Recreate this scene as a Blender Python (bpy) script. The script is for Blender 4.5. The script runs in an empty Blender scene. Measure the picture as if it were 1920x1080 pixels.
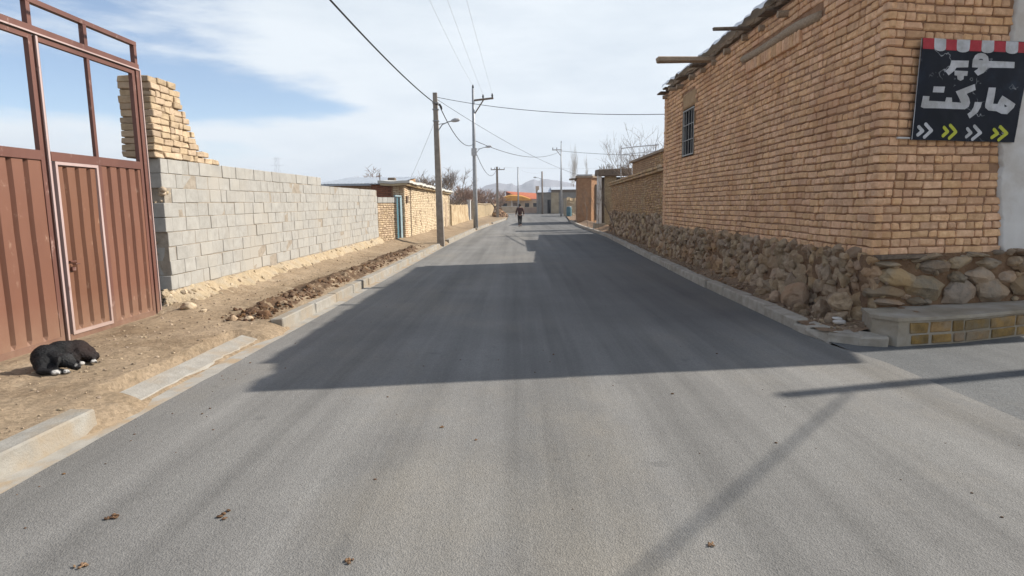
import bpy, bmesh, math, random
from mathutils import Vector, Matrix, Euler, noise
R = random.Random(7)
rad = math.radians
scene = bpy.context.scene
COL = scene.collection
V = Vector

# ------------------------------------------------------------------ mesh helpers
_ico = {}
def ico(sub):
    if sub not in _ico:
        b = bmesh.new(); bmesh.ops.create_icosphere(b, subdivisions=sub, radius=1.0)
        b.verts.index_update()
        _ico[sub] = ([v.co.copy() for v in b.verts], [tuple(v.index for v in f.verts) for f in b.faces]); b.free()
    return _ico[sub]

class MB:
    """collects polygons for ONE mesh object"""
    def __init__(s): s.v = []; s.f = []; s.m = []
    def add(s, vs, fs, mi=0):
        o = len(s.v); s.v.extend(tuple(p) for p in vs)
        for f in fs: s.f.append(tuple(i + o for i in f)); s.m.append(mi)
    def quad(s, a, b, c, d, mi=0): s.add([a, b, c, d], [(0, 1, 2, 3)], mi)
    def hexa(s, p, mi=0):      # p: 8 corners, 4 bottom (ccw) + 4 top
        s.add(p, [(3, 2, 1, 0), (4, 5, 6, 7), (0, 1, 5, 4), (1, 2, 6, 5), (2, 3, 7, 6), (3, 0, 4, 7)], mi)
    def box(s, x0, x1, y0, y1, z0, z1, mi=0):
        s.hexa([(x0, y0, z0), (x1, y0, z0), (x1, y1, z0), (x0, y1, z0), (x0, y0, z1), (x1, y0, z1), (x1, y1, z1), (x0, y1, z1)], mi)
    def prism(s, poly, z0, z1, mi=0):   # poly ccw in xy
        n = len(poly)
        s.add([(x, y, z0) for x, y in poly] + [(x, y, z1) for x, y in poly],
              [tuple(range(n))[::-1], tuple(range(n, 2 * n))] + [(i, (i + 1) % n, n + (i + 1) % n, n + i) for i in range(n)], mi)
    def cbox(s, c, ax, h, ch, jit=0.0, mi=0, rng=R):
        """chamfered box: centre, three axes, half sizes, chamfer, corner jitter"""
        vs = []; idx = {}
        for sx in (-1, 1):
            for sy in (-1, 1):
                for sz in (-1, 1):
                    j = [rng.uniform(-jit, jit) for _ in range(3)]
                    H = [h[0] * sx + j[0], h[1] * sy + j[1], h[2] * sz + j[2]]
                    S = (sx, sy, sz)
                    for a in range(3):
                        q = [H[k] - S[k] * (0 if k == a else ch) for k in range(3)]
                        idx[(S, a)] = len(vs)
                        vs.append(c + ax[0] * q[0] + ax[1] * q[1] + ax[2] * q[2])
        fs = []
        for a in range(3):
            b, d = (a + 1) % 3, (a + 2) % 3
            for sg in (-1, 1):
                def S_(u, w):
                    t = [0, 0, 0]; t[a] = sg; t[b] = u; t[d] = w; return idx[(tuple(t), a)]
                q = [S_(-1, -1), S_(1, -1), S_(1, 1), S_(-1, 1)]
                fs.append(tuple(q if sg > 0 else q[::-1]))
            for sb in (-1, 1):
                for sd in (-1, 1):   # edge along a between faces b and d
                    t0 = [0, 0, 0]; t0[a] = -1; t0[b] = sb; t0[d] = sd
                    t1 = list(t0); t1[a] = 1
                    q = [idx[(tuple(t0), b)], idx[(tuple(t1), b)], idx[(tuple(t1), d)], idx[(tuple(t0), d)]]
                    fs.append(tuple(q if sb * sd < 0 else q[::-1]))
        for sx in (-1, 1):
            for sy in (-1, 1):
                for sz in (-1, 1):
                    t = [idx[((sx, sy, sz), a)] for a in range(3)]
                    fs.append(tuple(t if sx * sy * sz > 0 else t[::-1]))
        s.add(vs, fs, mi)
    def tube(s, pts, rr, n=6, mi=0, cap=True):
        pts = [V(p) for p in pts]
        if not isinstance(rr, (list, tuple)): rr = [rr] * len(pts)
        vs = []; fs = []
        u = None
        for i, p in enumerate(pts):
            d = (pts[min(i + 1, len(pts) - 1)] - pts[max(i - 1, 0)])
            d = d.normalized() if d.length > 1e-9 else V((0, 0, 1))
            if u is None:
                u = d.cross(V((0, 0, 1)) if abs(d.z) < .9 else V((1, 0, 0))).normalized()
            else:
                u = (u - d * u.dot(d)); u = u.normalized() if u.length > 1e-6 else d.orthogonal().normalized()
            w = d.cross(u)
            for k in range(n):
                a = 2 * math.pi * k / n
                vs.append(p + (u * math.cos(a) + w * math.sin(a)) * rr[i])
        for i in range(len(pts) - 1):
            for k in range(n):
                k2 = (k + 1) % n
                fs.append((i * n + k, i * n + k2, (i + 1) * n + k2, (i + 1) * n + k))
        if cap:
            fs.append(tuple(range(n))[::-1]); L = (len(pts) - 1) * n; fs.append(tuple(range(L, L + n)))
        s.add(vs, fs, mi)
    def rock(s, c, sc, rot=(0, 0, 0), sub=2, amp=.25, fr=1.3, seed=0, mi=0, ax=None, cut=0):
        rr_ = random.Random(seed); cuts = [(V((rr_.gauss(0, 1), rr_.gauss(0, 1), rr_.gauss(0, 1))).normalized(), rr_.uniform(.58, .86)) for _ in range(cut)]
        vs, fs = ico(sub); o = V((seed * 3.17, seed * 1.3, seed * 7.7))
        Mx = Euler(rot).to_matrix()
        out = []
        for v in vs:
            v = v.copy()
            for pn, pd in cuts:          # broken faces
                t = v.dot(pn) - pd
                if t > 0: v -= pn * (t * .92)
            k = 1 + amp * noise.noise(v * fr + o) + amp * .45 * noise.noise(v * fr * 2.7 + o) + amp * .22 * noise.noise(v * fr * 6 + o)
            q = Mx @ V((v.x * k * sc[0], v.y * k * sc[1], v.z * k * sc[2]))
            out.append(c + (q if ax is None else ax[0] * q.x + ax[1] * q.y + ax[2] * q.z))
        s.add(out, fs, mi)
    def grid(s, fn, nu, nv, mi=0):
        vs = [fn(i / nu, j / nv) for j in range(nv + 1) for i in range(nu + 1)]
        w = nu + 1
        s.add(vs, [(j * w + i, j * w + i + 1, (j + 1) * w + i + 1, (j + 1) * w + i) for j in range(nv) for i in range(nu)], mi)
    def build(s, name, mats, parent=None, smooth=False):
        me = bpy.data.meshes.new(name); me.from_pydata(s.v, [], s.f)
        if not isinstance(mats, (list, tuple)): mats = [mats]
        for m in mats: me.materials.append(m)
        if len(mats) > 1: me.polygons.foreach_set('material_index', s.m)
        if smooth: me.polygons.foreach_set('use_smooth', [True] * len(me.polygons))
        me.update()
        o = bpy.data.objects.new(name, me); COL.objects.link(o)
        if parent is not None: o.parent = parent
        return o

def tag(o, label=None, cat=None, group=None, kind=None):
    if label: o['label'] = label
    if cat: o['category'] = cat
    if group: o['group'] = group
    if kind: o['kind'] = kind
    return o
def thing(name, label, cat, group=None):
    o = bpy.data.objects.new(name, None); o.empty_display_size = .2; COL.objects.link(o)
    return tag(o, label, cat, group)
def structure(o, label=None): return tag(o, label, None, None, 'structure')

def lerp_table(t):
    def f(y):
        if y <= t[0][0]: return t[0][1]
        for (a, b), (c, d) in zip(t, t[1:]):
            if y <= c: return b + (d - b) * (y - a) / (c - a)
        return t[-1][1]
    return f
def nz(x, y, z=0.): return noise.noise(V((x, y, z)))
def fbm(x, y, z=0., o=4): return noise.fractal(V((x, y, z)), 1.0, 2.0, o)

# ------------------------------------------------------------------ materials
def new_mat(name):
    m = bpy.data.materials.new(name); m.use_nodes = True
    nt = m.node_tree; nt.nodes.clear()
    out = nt.nodes.new('ShaderNodeOutputMaterial'); b = nt.nodes.new('ShaderNodeBsdfPrincipled')
    nt.links.new(b.outputs[0], out.inputs[0])
    return m, nt, b
def N(nt, t, **kw):
    n = nt.nodes.new(t)
    for k, v in kw.items(): setattr(n, k, v)
    return n
def pos(nt, obj=False):
    if obj: return N(nt, 'ShaderNodeTexCoord').outputs['Object']
    return N(nt, 'ShaderNodeNewGeometry').outputs['Position']
def nois(nt, co, scale, detail=4, rough=.55, stretch=None, off=None):
    n = N(nt, 'ShaderNodeTexNoise'); n.inputs['Scale'].default_value = scale
    n.inputs['Detail'].default_value = detail; n.inputs['Roughness'].default_value = rough
    if stretch or off:
        mp = N(nt, 'ShaderNodeMapping')
        if stretch: mp.inputs['Scale'].default_value = stretch
        if off: mp.inputs['Location'].default_value = off
        nt.links.new(co, mp.inputs['Vector']); co = mp.outputs[0]
    nt.links.new(co, n.inputs['Vector'])
    return n.outputs['Fac']
def ramp(nt, fac, stops):
    r = N(nt, 'ShaderNodeValToRGB'); e = r.color_ramp.elements
    while len(e) < len(stops): e.new(.5)
    for el, (p, c) in zip(e, stops):
        el.position = p; el.color = (c[0], c[1], c[2], 1) if isinstance(c, (tuple, list)) else (c, c, c, 1)
    nt.links.new(fac, r.inputs[0]); return r.outputs[0]
def mix(nt, fac, a, b, mode='MIX'):
    m = N(nt, 'ShaderNodeMix', data_type='RGBA', blend_type=mode)
    for s, v in ((m.inputs['Factor'], fac), (m.inputs[6], a), (m.inputs[7], b)):
        if isinstance(v, (int, float)): s.default_value = v
        elif isinstance(v, tuple): s.default_value = (v[0], v[1], v[2], 1)
        else: nt.links.new(v, s)
    return m.outputs[2]
def math_n(nt, op, a, b=None, c=None, clamp=False):
    m = N(nt, 'ShaderNodeMath', operation=op, use_clamp=clamp)
    for i, v in enumerate((a, b, c)):
        if v is None: continue
        if isinstance(v, (int, float)): m.inputs[i].default_value = v
        else: nt.links.new(v, m.inputs[i])
    return m.outputs[0]
def bump(nt, b, h, strength, dist):
    n = N(nt, 'ShaderNodeBump'); n.inputs['Strength'].default_value = strength; n.inputs['Distance'].default_value = dist
    nt.links.new(h, n.inputs['Height']); nt.links.new(n.outputs[0], b.inputs['Normal'])
def mat(name, c1, c2, scale=4, rough=.92, bstr=.5, bscale=45, bdist=.01, island=0., c3=None, s3=1.2, spec=.25, metal=0., obj=False, stretch=None):
    """two-tone noise colour, optional third tone in large patches, per-piece value variation, fine bump"""
    m, nt, b = new_mat(name); co = pos(nt, obj)
    f = nois(nt, co, scale, 6, .6, stretch)
    col = ramp(nt, f, [(.32, c1), (.68, c2)])
    if c3:
        g = nois(nt, co, s3, 5, .6, None, (3.1, 7.7, 1.3))
        col = mix(nt, ramp(nt, g, [(.46, 0.), (.64, 1.)]), col, c3)
    if island:
        rnd = N(nt, 'ShaderNodeNewGeometry').outputs['Random Per Island']
        hs = N(nt, 'ShaderNodeHueSaturation')
        val = math_n(nt, 'MULTIPLY_ADD', rnd, 2 * island, 1 - island)
        nt.links.new(val, hs.inputs['Value'])
        wr = N(nt, 'ShaderNodeTexWhiteNoise', noise_dimensions='1D'); nt.links.new(rnd, wr.inputs['W'])
        nt.links.new(math_n(nt, 'MULTIPLY_ADD', wr.outputs[0], .6 * island, 1 - .3 * island), hs.inputs['Saturation'])
        nt.links.new(math_n(nt, 'MULTIPLY_ADD', wr.outputs[0], .05 * island, .5 - .025 * island), hs.inputs['Hue'])
        nt.links.new(col, hs.inputs['Color']); col = hs.outputs[0]
    nt.links.new(col, b.inputs['Base Color'])
    b.inputs['Roughness'].default_value = rough; b.inputs['Specular IOR Level'].default_value = spec; b.inputs['Metallic'].default_value = metal
    if bstr: bump(nt, b, nois(nt, co, bscale, 8, .65), bstr, bdist)
    return m

M = {}
M['brick'] = mat('adobe_brick', (.58, .335, .185), (.82, .52, .31), 14, bstr=.9, bscale=45, bdist=.016, island=.15, c3=(.60, .34, .19), s3=1.3)
M['mortar'] = mat('mud_mortar', (.23, .125, .068), (.36, .21, .125), 8, bstr=.9, bscale=30, bdist=.02)
M['brick_pale'] = mat('pale_brick', (.37, .275, .18), (.49, .375, .255), 9, bstr=.7, bscale=60, bdist=.012, island=.17)
M['mortar_pale'] = mat('pale_mortar', (.17, .115, .07), (.26, .185, .115), 8, bstr=.8, bscale=30, bdist=.02)
M['brick_red'] = mat('red_brick', (.30, .115, .065), (.42, .19, .11), 9, bstr=.6, bscale=60, bdist=.01, island=.2)
M['brick_low'] = mat('old_brick', (.36, .215, .11), (.50, .33, .18), 7, bstr=.8, bscale=50, bdist=.014, island=.22, c3=(.40, .29, .17), s3=.6)
M['block'] = mat('concrete_block', (.28, .267, .243), (.36, .346, .318), 7, bstr=.45, bscale=90, bdist=.006, island=.045, c3=(.35, .325, .285), s3=.8)
M['block_mortar'] = mat('block_mortar', (.23, .195, .155), (.34, .295, .24), 9, bstr=.8, bscale=40, bdist=.012)
M['footing'] = mat('mud_footing', (.33, .25, .155), (.45, .355, .235), 5, bstr=1., bscale=22, bdist=.04, c3=(.38, .31, .22), s3=2.5)
M['stone'] = mat('field_stone', (.26, .185, .12), (.44, .33, .225), 9, bstr=1., bscale=30, bdist=.03, island=.22, c3=(.36, .225, .125), s3=1.1)
M['stone_grey'] = mat('river_stone', (.20, .165, .125), (.33, .26, .19), 9, bstr=.9, bscale=32, bdist=.025, island=.28, c3=(.36, .245, .145), s3=1.8)
M['stone_pale'] = mat('pale_stone', (.33, .255, .17), (.44, .355, .25), 9, bstr=.7, bscale=50, bdist=.012, island=.25)
M['mud'] = mat('mud_joint', (.16, .09, .05), (.26, .16, .09), 6, bstr=1., bscale=18, bdist=.05)
M['mudroof'] = mat('mud_roof', (.24, .18, .13), (.38, .29, .21), 6, bstr=1., bscale=25, bdist=.04)
M['mudwall'] = mat('mud_wall', (.36, .27, .165), (.47, .37, .235), 3, bstr=.9, bscale=18, bdist=.03, c3=(.33, .23, .13), s3=.9)
M['kerb'] = mat('kerb_concrete', (.25, .23, .198), (.32, .30, .265), 7, bstr=.7, bscale=45, bdist=.012, island=.07, c3=(.285, .235, .175), s3=2.2)
M['kerb_grey'] = mat('weathered_kerb', (.30, .26, .21), (.44, .39, .33), 6, bstr=.8, bscale=40, bdist=.012, island=.1)
M['gutter'] = mat('gutter_cement', (.28, .26, .225), (.36, .335, .295), 6, bstr=.4, bscale=50, bdist=.006, c3=(.33, .25, .165), s3=3.5)
M['wood'] = mat('old_timber', (.26, .19, .13), (.42, .32, .225), 14, bstr=.7, bscale=30, bdist=.01, stretch=(3, 1, 3))
M['wood_dark'] = mat('weathered_timber', (.10, .075, .055), (.2, .15, .11), 12, bstr=.7, bscale=30, bdist=.01)
M['plaster'] = mat('white_plaster', (.56, .53, .5), (.66, .63, .60), 2.5, bstr=.4, bscale=30, bdist=.01, c3=(.50, .45, .40), s3=1.3)
M['cement'] = mat('cement_render', (.24, .20, .15), (.35, .30, .23), 5, bstr=.6, bscale=40, bdist=.01, c3=(.38, .34, .29), s3=1.6)
M['ochre'] = mat('ochre_paint', (.17, .11, .05), (.36, .22, .085), 7, bstr=.8, bscale=40, bdist=.012, island=.25, c3=(.26, .20, .13), s3=4)
M['window_frame'] = mat('dull_cream_frame', (.30, .285, .26), (.40, .38, .35), 8, .6, .15, 60, .003)
M['steel_white'] = mat('white_painted_steel', (.46, .45, .43), (.58, .57, .55), 8, .6, .15, 60, .003)
M['dark'] = mat('dark_interior', (.010, .010, .012), (.02, .018, .018), 3, .8, 0, spec=.05)
M['concrete_pole'] = mat('pole_concrete', (.20, .172, .145), (.30, .262, .225), 5, bstr=.5, bscale=40, bdist=.006)
M['steel_pole'] = mat('galvanised_steel', (.24, .25, .265), (.34, .35, .365), 6, .5, .1, 40, .003, metal=.3)
M['lamp'] = mat('lamp_housing', (.34, .34, .35), (.46, .46, .47), 8, .5, 0)
M['cable'] = mat('black_cable', (.015, .015, .017), (.03, .03, .032), 5, .6, 0)
M['wire'] = mat('aluminium_wire', (.42, .44, .46), (.5, .52, .54), 5, .5, 0)
M['bark'] = mat('bark', (.15, .115, .09), (.27, .21, .165), 12, bstr=.5, bscale=40)
M['bark_red'] = mat('reddish_bark', (.20, .125, .09), (.32, .215, .16), 12, bstr=.3, bscale=40)
M['bark_pale'] = mat('pale_bark', (.34, .30, .25), (.48, .44, .38), 9, bstr=.3, bscale=40)
M['roof_sheet'] = mat('zinc_sheet', (.48, .50, .53), (.58, .60, .63), 4, .45, .1, 20, .005, metal=.4)
M['roof_blue'] = mat('dull_zinc_sheet', (.26, .29, .33), (.38, .41, .45), 4, .5, .2, 20, .01, metal=.3)
M['lime'] = mat('lime_roof_edge', (.46, .44, .40), (.58, .56, .52), 5, bstr=.6, bscale=25, bdist=.02)
M['blue'] = mat('blue_paint', (.045, .12, .15), (.08, .17, .20), 7, .6, .2, 40, .004)
M['pale_blue'] = mat('faded_blue_paint', (.20, .27, .29), (.28, .35, .37), 7, .6, .2, 40, .004)
M['clod'] = mat('dark_clod', (.085, .045, .025), (.15, .085, .045), 12, bstr=.8, bscale=40, bdist=.02, island=.3)
M['pebble'] = mat('pebble', (.24, .18, .12), (.36, .28, .2), 12, bstr=.5, bscale=60, island=.3)
M['hill'] = mat('bare_mountain', (.12, .115, .135), (.20, .19, .205), .02, bstr=1., bscale=.03, bdist=8.)
M['orange_tile'] = mat('orange_roof', (.50, .22, .02), (.60, .30, .04), 2, .6, .2, 8, .02)
M['red_tile'] = mat('red_orange_roof', (.42, .11, .05), (.52, .17, .08), 2, .6, .2, 8, .02)
M['buff'] = mat('buff_wall', (.36, .29, .21), (.45, .37, .28), 1, bstr=.3, bscale=8)
M['pink_wall'] = mat('dusty_pink_wall', (.40, .28, .215), (.5, .37, .29), 1, bstr=.5, bscale=6)
M['grey_wall'] = mat('grey_shed_wall', (.17, .155, .14), (.25, .23, .205), .8, bstr=.6, bscale=6)
M['khaki'] = mat('khaki_mud_wall', (.30, .235, .155), (.42, .34, .23), .8, bstr=.8, bscale=6, bdist=.03)
M['brush'] = mat('rusty_brush', (.19, .11, .06), (.30, .19, .11), 3, bstr=1., bscale=8, bdist=.05, island=.3)
M['skin'] = mat('skin', (.42, .25, .17), (.46, .28, .19), 10, .6, 0)
M['hair'] = mat('hair', (.012, .01, .009), (.02, .017, .015), 20, .7, 0)
M['jacket'] = mat('brown_checked_cloth', (.045, .022, .02), (.085, .045, .04), 25, bstr=.3, bscale=30)
M['trousers'] = mat('black_cloth', (.012, .012, .014), (.025, .024, .026), 12, bstr=.2)
M['shoe'] = mat('black_leather', (.01, .01, .01), (.02, .02, .02), 10, .5, 0)
M['silver'] = mat('dusty_white_sheet', (.7, .7, .7), (.8, .8, .8), 3, .5, .2)

# asphalt ----------------------------------------------------------
def asphalt(name, a, b_, dust, streak, coarse, lane_shade=False):
    m, nt, b = new_mat(name); co = pos(nt)
    sp = N(nt, 'ShaderNodeTexVoronoi'); sp.inputs['Scale'].default_value = coarse; nt.links.new(co, sp.inputs['Vector'])
    speck = ramp(nt, sp.outputs['Color'], [(.12, .62), (.5, 1.0), (.93, 1.36)])
    big = nois(nt, co, .55, 6, .6)
    col = ramp(nt, big, [(.3, a), (.7, b_)])
    st = nois(nt, co, 1.0, 5, .62, (1.9, .05, 1))
    col = mix(nt, streak, col, ramp(nt, st, [(.30, .58), (.5, 1.0), (.68, 1.30)]), 'MULTIPLY')
    d1 = nois(nt, co, .42, 7, .68, (1, .55, 1), (5, 2, 0))
    col = mix(nt, math_n(nt, 'MULTIPLY', ramp(nt, d1, [(.50, 0.), (.72, 1.)]), .55), col, dust)
    if lane_shade:      # shade painted into the right lane's colour, beside the tall building
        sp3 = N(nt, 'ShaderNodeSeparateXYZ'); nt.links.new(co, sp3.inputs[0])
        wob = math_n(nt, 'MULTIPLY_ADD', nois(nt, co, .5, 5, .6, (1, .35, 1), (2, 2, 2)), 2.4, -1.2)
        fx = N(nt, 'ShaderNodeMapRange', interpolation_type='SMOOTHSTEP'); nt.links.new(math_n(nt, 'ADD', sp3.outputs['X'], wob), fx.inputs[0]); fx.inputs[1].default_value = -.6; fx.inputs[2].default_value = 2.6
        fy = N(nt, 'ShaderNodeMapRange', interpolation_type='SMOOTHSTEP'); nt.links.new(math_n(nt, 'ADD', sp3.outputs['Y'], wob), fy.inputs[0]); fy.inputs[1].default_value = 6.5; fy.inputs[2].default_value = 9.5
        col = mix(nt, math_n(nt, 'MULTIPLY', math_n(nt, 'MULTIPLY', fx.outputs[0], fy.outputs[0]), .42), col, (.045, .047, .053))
    fine = nois(nt, co, 26, 6, .8)
    col = mix(nt, .5, col, ramp(nt, fine, [(.28, .70), (.5, 1.0), (.74, 1.24)]), 'MULTIPLY')
    col = mix(nt, .4, col, speck, 'MULTIPLY')
    # sparse dark oily spots
    so = nois(nt, co, 3.4, 2, .5, None, (9, 4, 2))
    col = mix(nt, math_n(nt, 'MULTIPLY', ramp(nt, so, [(.71, 0.), (.77, 1.)]), .22), col, (.045, .043, .042))
    nt.links.new(col, b.inputs['Base Color'])
    b.inputs['Roughness'].default_value = .85; b.inputs['Specular IOR Level'].default_value = .3
    hb = math_n(nt, 'ADD', math_n(nt, 'MULTIPLY', sp.outputs['Distance'], .7), nois(nt, co, 60, 4, .7))
    bump(nt, b, hb, .55, .008)
    return m
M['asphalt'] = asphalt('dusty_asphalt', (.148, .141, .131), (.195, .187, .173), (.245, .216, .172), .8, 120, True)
M['asphalt_dark'] = asphalt('coarse_asphalt', (.092, .094, .094), (.135, .135, .131), (.18, .165, .14), .4, 70)

# earth ---------------------------------------------------------------
def earth(name, a, b_, dark, pale):
    m, nt, b = new_mat(name); co = pos(nt)
    col = ramp(nt, nois(nt, co, 1.1, 8, .68), [(.3, a), (.68, b_)])
    col = mix(nt, ramp(nt, nois(nt, co, .8, 6, .7, None, (4, 1, 0)), [(.52, 0.), (.66, .8)]), col, dark)
    col = mix(nt, ramp(nt, nois(nt, co, 1.9, 6, .7, None, (1, 8, 0)), [(.56, 0.), (.70, .8)]), col, pale)
    vo = N(nt, 'ShaderNodeTexVoronoi'); vo.inputs['Scale'].default_value = 34; nt.links.new(co, vo.inputs['Vector'])
    col = mix(nt, .55, col, ramp(nt, vo.outputs['Color'], [(.1, .65), (.5, 1.), (.9, 1.35)]), 'MULTIPLY')
    col = mix(nt, .6, col, ramp(nt, nois(nt, co, 14, 6, .75), [(.3, .65), (.5, 1.), (.72, 1.25)]), 'MULTIPLY')
    nt.links.new(col, b.inputs['Base Color']); b.inputs['Roughness'].default_value = .95; b.inputs['Specular IOR Level'].default_value = .1
    bump(nt, b, nois(nt, co, 16, 10, .75), .8, .022)
    return m
M['earth'] = earth('dry_earth', (.225, .165, .105), (.305, .232, .158), (.175, .122, .077), (.35, .28, .20))
M['earth_right'] = earth('brown_earth', (.19, .12, .075), (.29, .20, .13), (.14, .085, .05), (.34, .26, .19))
M['dark_earth'] = earth('dug_dark_earth', (.095, .058, .036), (.17, .115, .073), (.07, .042, .027), (.22, .16, .105))
M['plain'] = earth('dry_plain', (.24, .18, .12), (.31, .24, .165), (.19, .14, .09), (.34, .28, .21))

# gate paint ------------------------------------------------------------
def gate_paint(name, a, b_, wear):
    m, nt, b = new_mat(name); co = pos(nt)
    col = ramp(nt, nois(nt, co, 1.6, 6, .6, (1, 1, .35)), [(.32, a), (.7, b_)])
    sc = nois(nt, co, 7, 8, .75, (1, 1, .5))
    col = mix(nt, ramp(nt, sc, [(.60, 0.), (.68, .9)]), col, wear)
    geo = N(nt, 'ShaderNodeNewGeometry'); sx = N(nt, 'ShaderNodeSeparateXYZ'); nt.links.new(geo.outputs['Position'], sx.inputs[0])
    lowd = math_n(nt, 'MULTIPLY', math_n(nt, 'MULTIPLY_ADD', sx.outputs['Z'], -1.6, 1.0, True), nois(nt, co, 5, 6, .7))
    col = mix(nt, lowd, col, (.27, .185, .125))     # splashed road dust on the foot of the sheets
    nt.links.new(col, b.inputs['Base Color']); b.inputs['Roughness'].default_value = .55; b.inputs['Specular IOR Level'].default_value = .35
    bump(nt, b, nois(nt, co, 9, 5, .6), .15, .01)
    return m
M['gate'] = gate_paint('red_oxide_sheet', (.15, .066, .042), (.195, .09, .058), (.31, .2, .145))
M['gate2'] = gate_paint('brown_oxide_sheet', (.15, .068, .04), (.195, .092, .055), (.3, .19, .13))
M['gate_frame'] = gate_paint('red_oxide_bar', (.105, .044, .033), (.16, .072, .053), (.3, .2, .17))
M['gate_edge'] = gate_paint('lit_pink_edge', (.36, .26, .24), (.45, .35, .33), (.2, .09, .075))  # brightness of sunlit edges put into the pink paint colour

# banner vinyl -------------------------------------------------------------
def banner_mat():
    m, nt, b = new_mat('creased_black_vinyl'); co = pos(nt)
    col = ramp(nt, nois(nt, co, 2.2, 5, .6), [(.3, (.007, .009, .014)), (.6, (.012, .015, .024)), (.8, (.022, .035, .055))])
    # white crease scratches: thin level lines of a warped noise
    cr = nois(nt, co, 1.7, 4, .6)
    d = math_n(nt, 'ABSOLUTE', math_n(nt, 'SUBTRACT', cr, .5))
    gate_ = ramp(nt, nois(nt, co, 3.1, 3, .5, None, (2, 5, 1)), [(.46, 0.), (.58, 1.)])
    line = math_n(nt, 'MULTIPLY', ramp(nt, d, [(.0, 1.), (.008, 0.)]), gate_)
    col = mix(nt, math_n(nt, 'MULTIPLY', line, .85), col, (.42, .43, .45))
    nt.links.new(col, b.inputs['Base Color']); b.inputs['Roughness'].default_value = .6; b.inputs['Specular IOR Level'].default_value = .12
    bump(nt, b, nois(nt, co, 5, 4, .6), .35, .02)
    return m
M['vinyl'] = banner_mat()
M['print_white'] = mat('printed_white', (.44, .44, .46), (.56, .56, .58), 14, .55, .2, 30, .004, c3=(.36, .355, .35), s3=5)
M['print_yellow'] = mat('printed_yellow_green', (.42, .44, .03), (.50, .50, .05), 20, .55, .2, 30, .004)
M['print_red'] = mat('printed_red', (.30, .016, .024), (.46, .03, .045), 9, .55, .2, 30, .004)

# procedural brick wall for farther facades (world-space, u along the wall / z up) -----------------
def far_brick(name, c1, c2, mo, bw=.24, bh=.08):
    m, nt, b = new_mat(name); co = pos(nt)
    sx = N(nt, 'ShaderNodeSeparateXYZ'); nt.links.new(co, sx.inputs[0])
    u = math_n(nt, 'ADD', sx.outputs['X'], sx.outputs['Y'])
    wob = nois(nt, co, 1.4, 4, .6)
    z = math_n(nt, 'MULTIPLY_ADD', wob, .07, sx.outputs['Z'])
    cb = N(nt, 'ShaderNodeCombineXYZ'); nt.links.new(u, cb.inputs[0]); nt.links.new(z, cb.inputs[1])
    br = N(nt, 'ShaderNodeTexBrick'); nt.links.new(cb.outputs[0], br.inputs['Vector'])
    br.inputs['Scale'].default_value = 1; br.inputs['Brick Width'].default_value = bw; br.inputs['Row Height'].default_value = bh
    br.inputs['Mortar Size'].default_value = .011; br.inputs['Mortar Smooth'].default_value = .3; br.inputs['Bias'].default_value = 0
    for i, c in ((1, c1), (2, c2), (3, mo)): br.inputs[i].default_value = (*c, 1)
    col = mix(nt, .7, br.outputs['Color'], ramp(nt, nois(nt, co, 2, 7, .7), [(.3, .68), (.5, 1.), (.7, 1.25)]), 'MULTIPLY')
    nt.links.new(col, b.inputs['Base Color']); b.inputs['Roughness'].default_value = .93; b.inputs['Specular IOR Level'].default_value = .2
    h = math_n(nt, 'SUBTRACT', math_n(nt, 'MULTIPLY', nois(nt, co, 30, 5, .7), .5), br.outputs['Fac'])
    bump(nt, b, h, .9, .02)
    return m
M['far_pale'] = far_brick('pale_brickwork', (.47, .37, .24), (.39, .30, .18), (.25, .18, .11))
M['far_orange'] = far_brick('orange_brickwork', (.40, .23, .13), (.33, .18, .095), (.2, .12, .07))
M['far_red'] = far_brick('red_brickwork', (.34, .14, .08), (.25, .09, .055), (.16, .085, .055))
M['far_brown'] = far_brick('brown_brickwork', (.42, .27, .15), (.34, .2, .11), (.2, .12, .07))

# ================================================================== SETTING
# plain: one sheet to the horizon
mb = MB(); mb.quad((-2200, -300, -.06), (2200, -300, -.06), (2200, 2300, -.06), (-2200, 2300, -.06))
structure(mb.build('ground', M['plain']))

road_l = lerp_table([(-9, -3.07), (5, -3.07), (25, -3.02), (41, -2.72), (52, -2.28), (71, -1.3), (100, -1.5), (112, -3.5), (126, -12)])
road_r = lerp_table([(-9, 3.80), (6.2, 3.78), (7.0, 3.62), (7.75, 3.58), (13.4, 3.69), (31, 4.45), (46, 4.52), (60, 5.0), (90, 6.9), (104, 9), (110, 30), (126, 40)])
mb = MB()
ys = [-9 + .25 * i for i in range(97)] + [15 + i for i in range(1, 112)]
rows = []
for y in ys:
    jl = .022 * nz(y * 3.1, 1.) + .012 * nz(y * 11, 4.); jr = .012 * nz(y * 4, 8.)
    a, c = road_l(y) + jl, road_r(y) + jr
    rows.append([(a + (c - a) * k / 8, y, .004 * nz(k, y * .6) if 0 < k < 8 else 0.) for k in range(9)])
for r0, r1 in zip(rows, rows[1:]):
    for k in range(8): mb.quad(r0[k], r0[k + 1], r1[k + 1], r1[k])
for r0, r1 in zip(rows, rows[1:]):      # broken lip of the surfacing on both sides
    mb.quad((r0[0][0], r0[0][1], -.05), r0[0], r1[0], (r1[0][0], r1[0][1], -.05))
    mb.quad(r0[8], (r0[8][0], r0[8][1], -.05), (r1[8][0], r1[8][1], -.05), r1[8])
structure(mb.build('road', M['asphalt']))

# side street: older, coarser asphalt in front of the shop
mb = MB()
def ss(u, v):
    x = 3.70 + u * 12.3; y = -9 + v * (16.6 + .16 * max(0, x - 4)); return (x, y, -.012 + .006 * nz(x * 2, y * 2))
mb.grid(ss, 30, 40)
structure(mb.build('side_street', M['asphalt_dark']))

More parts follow.
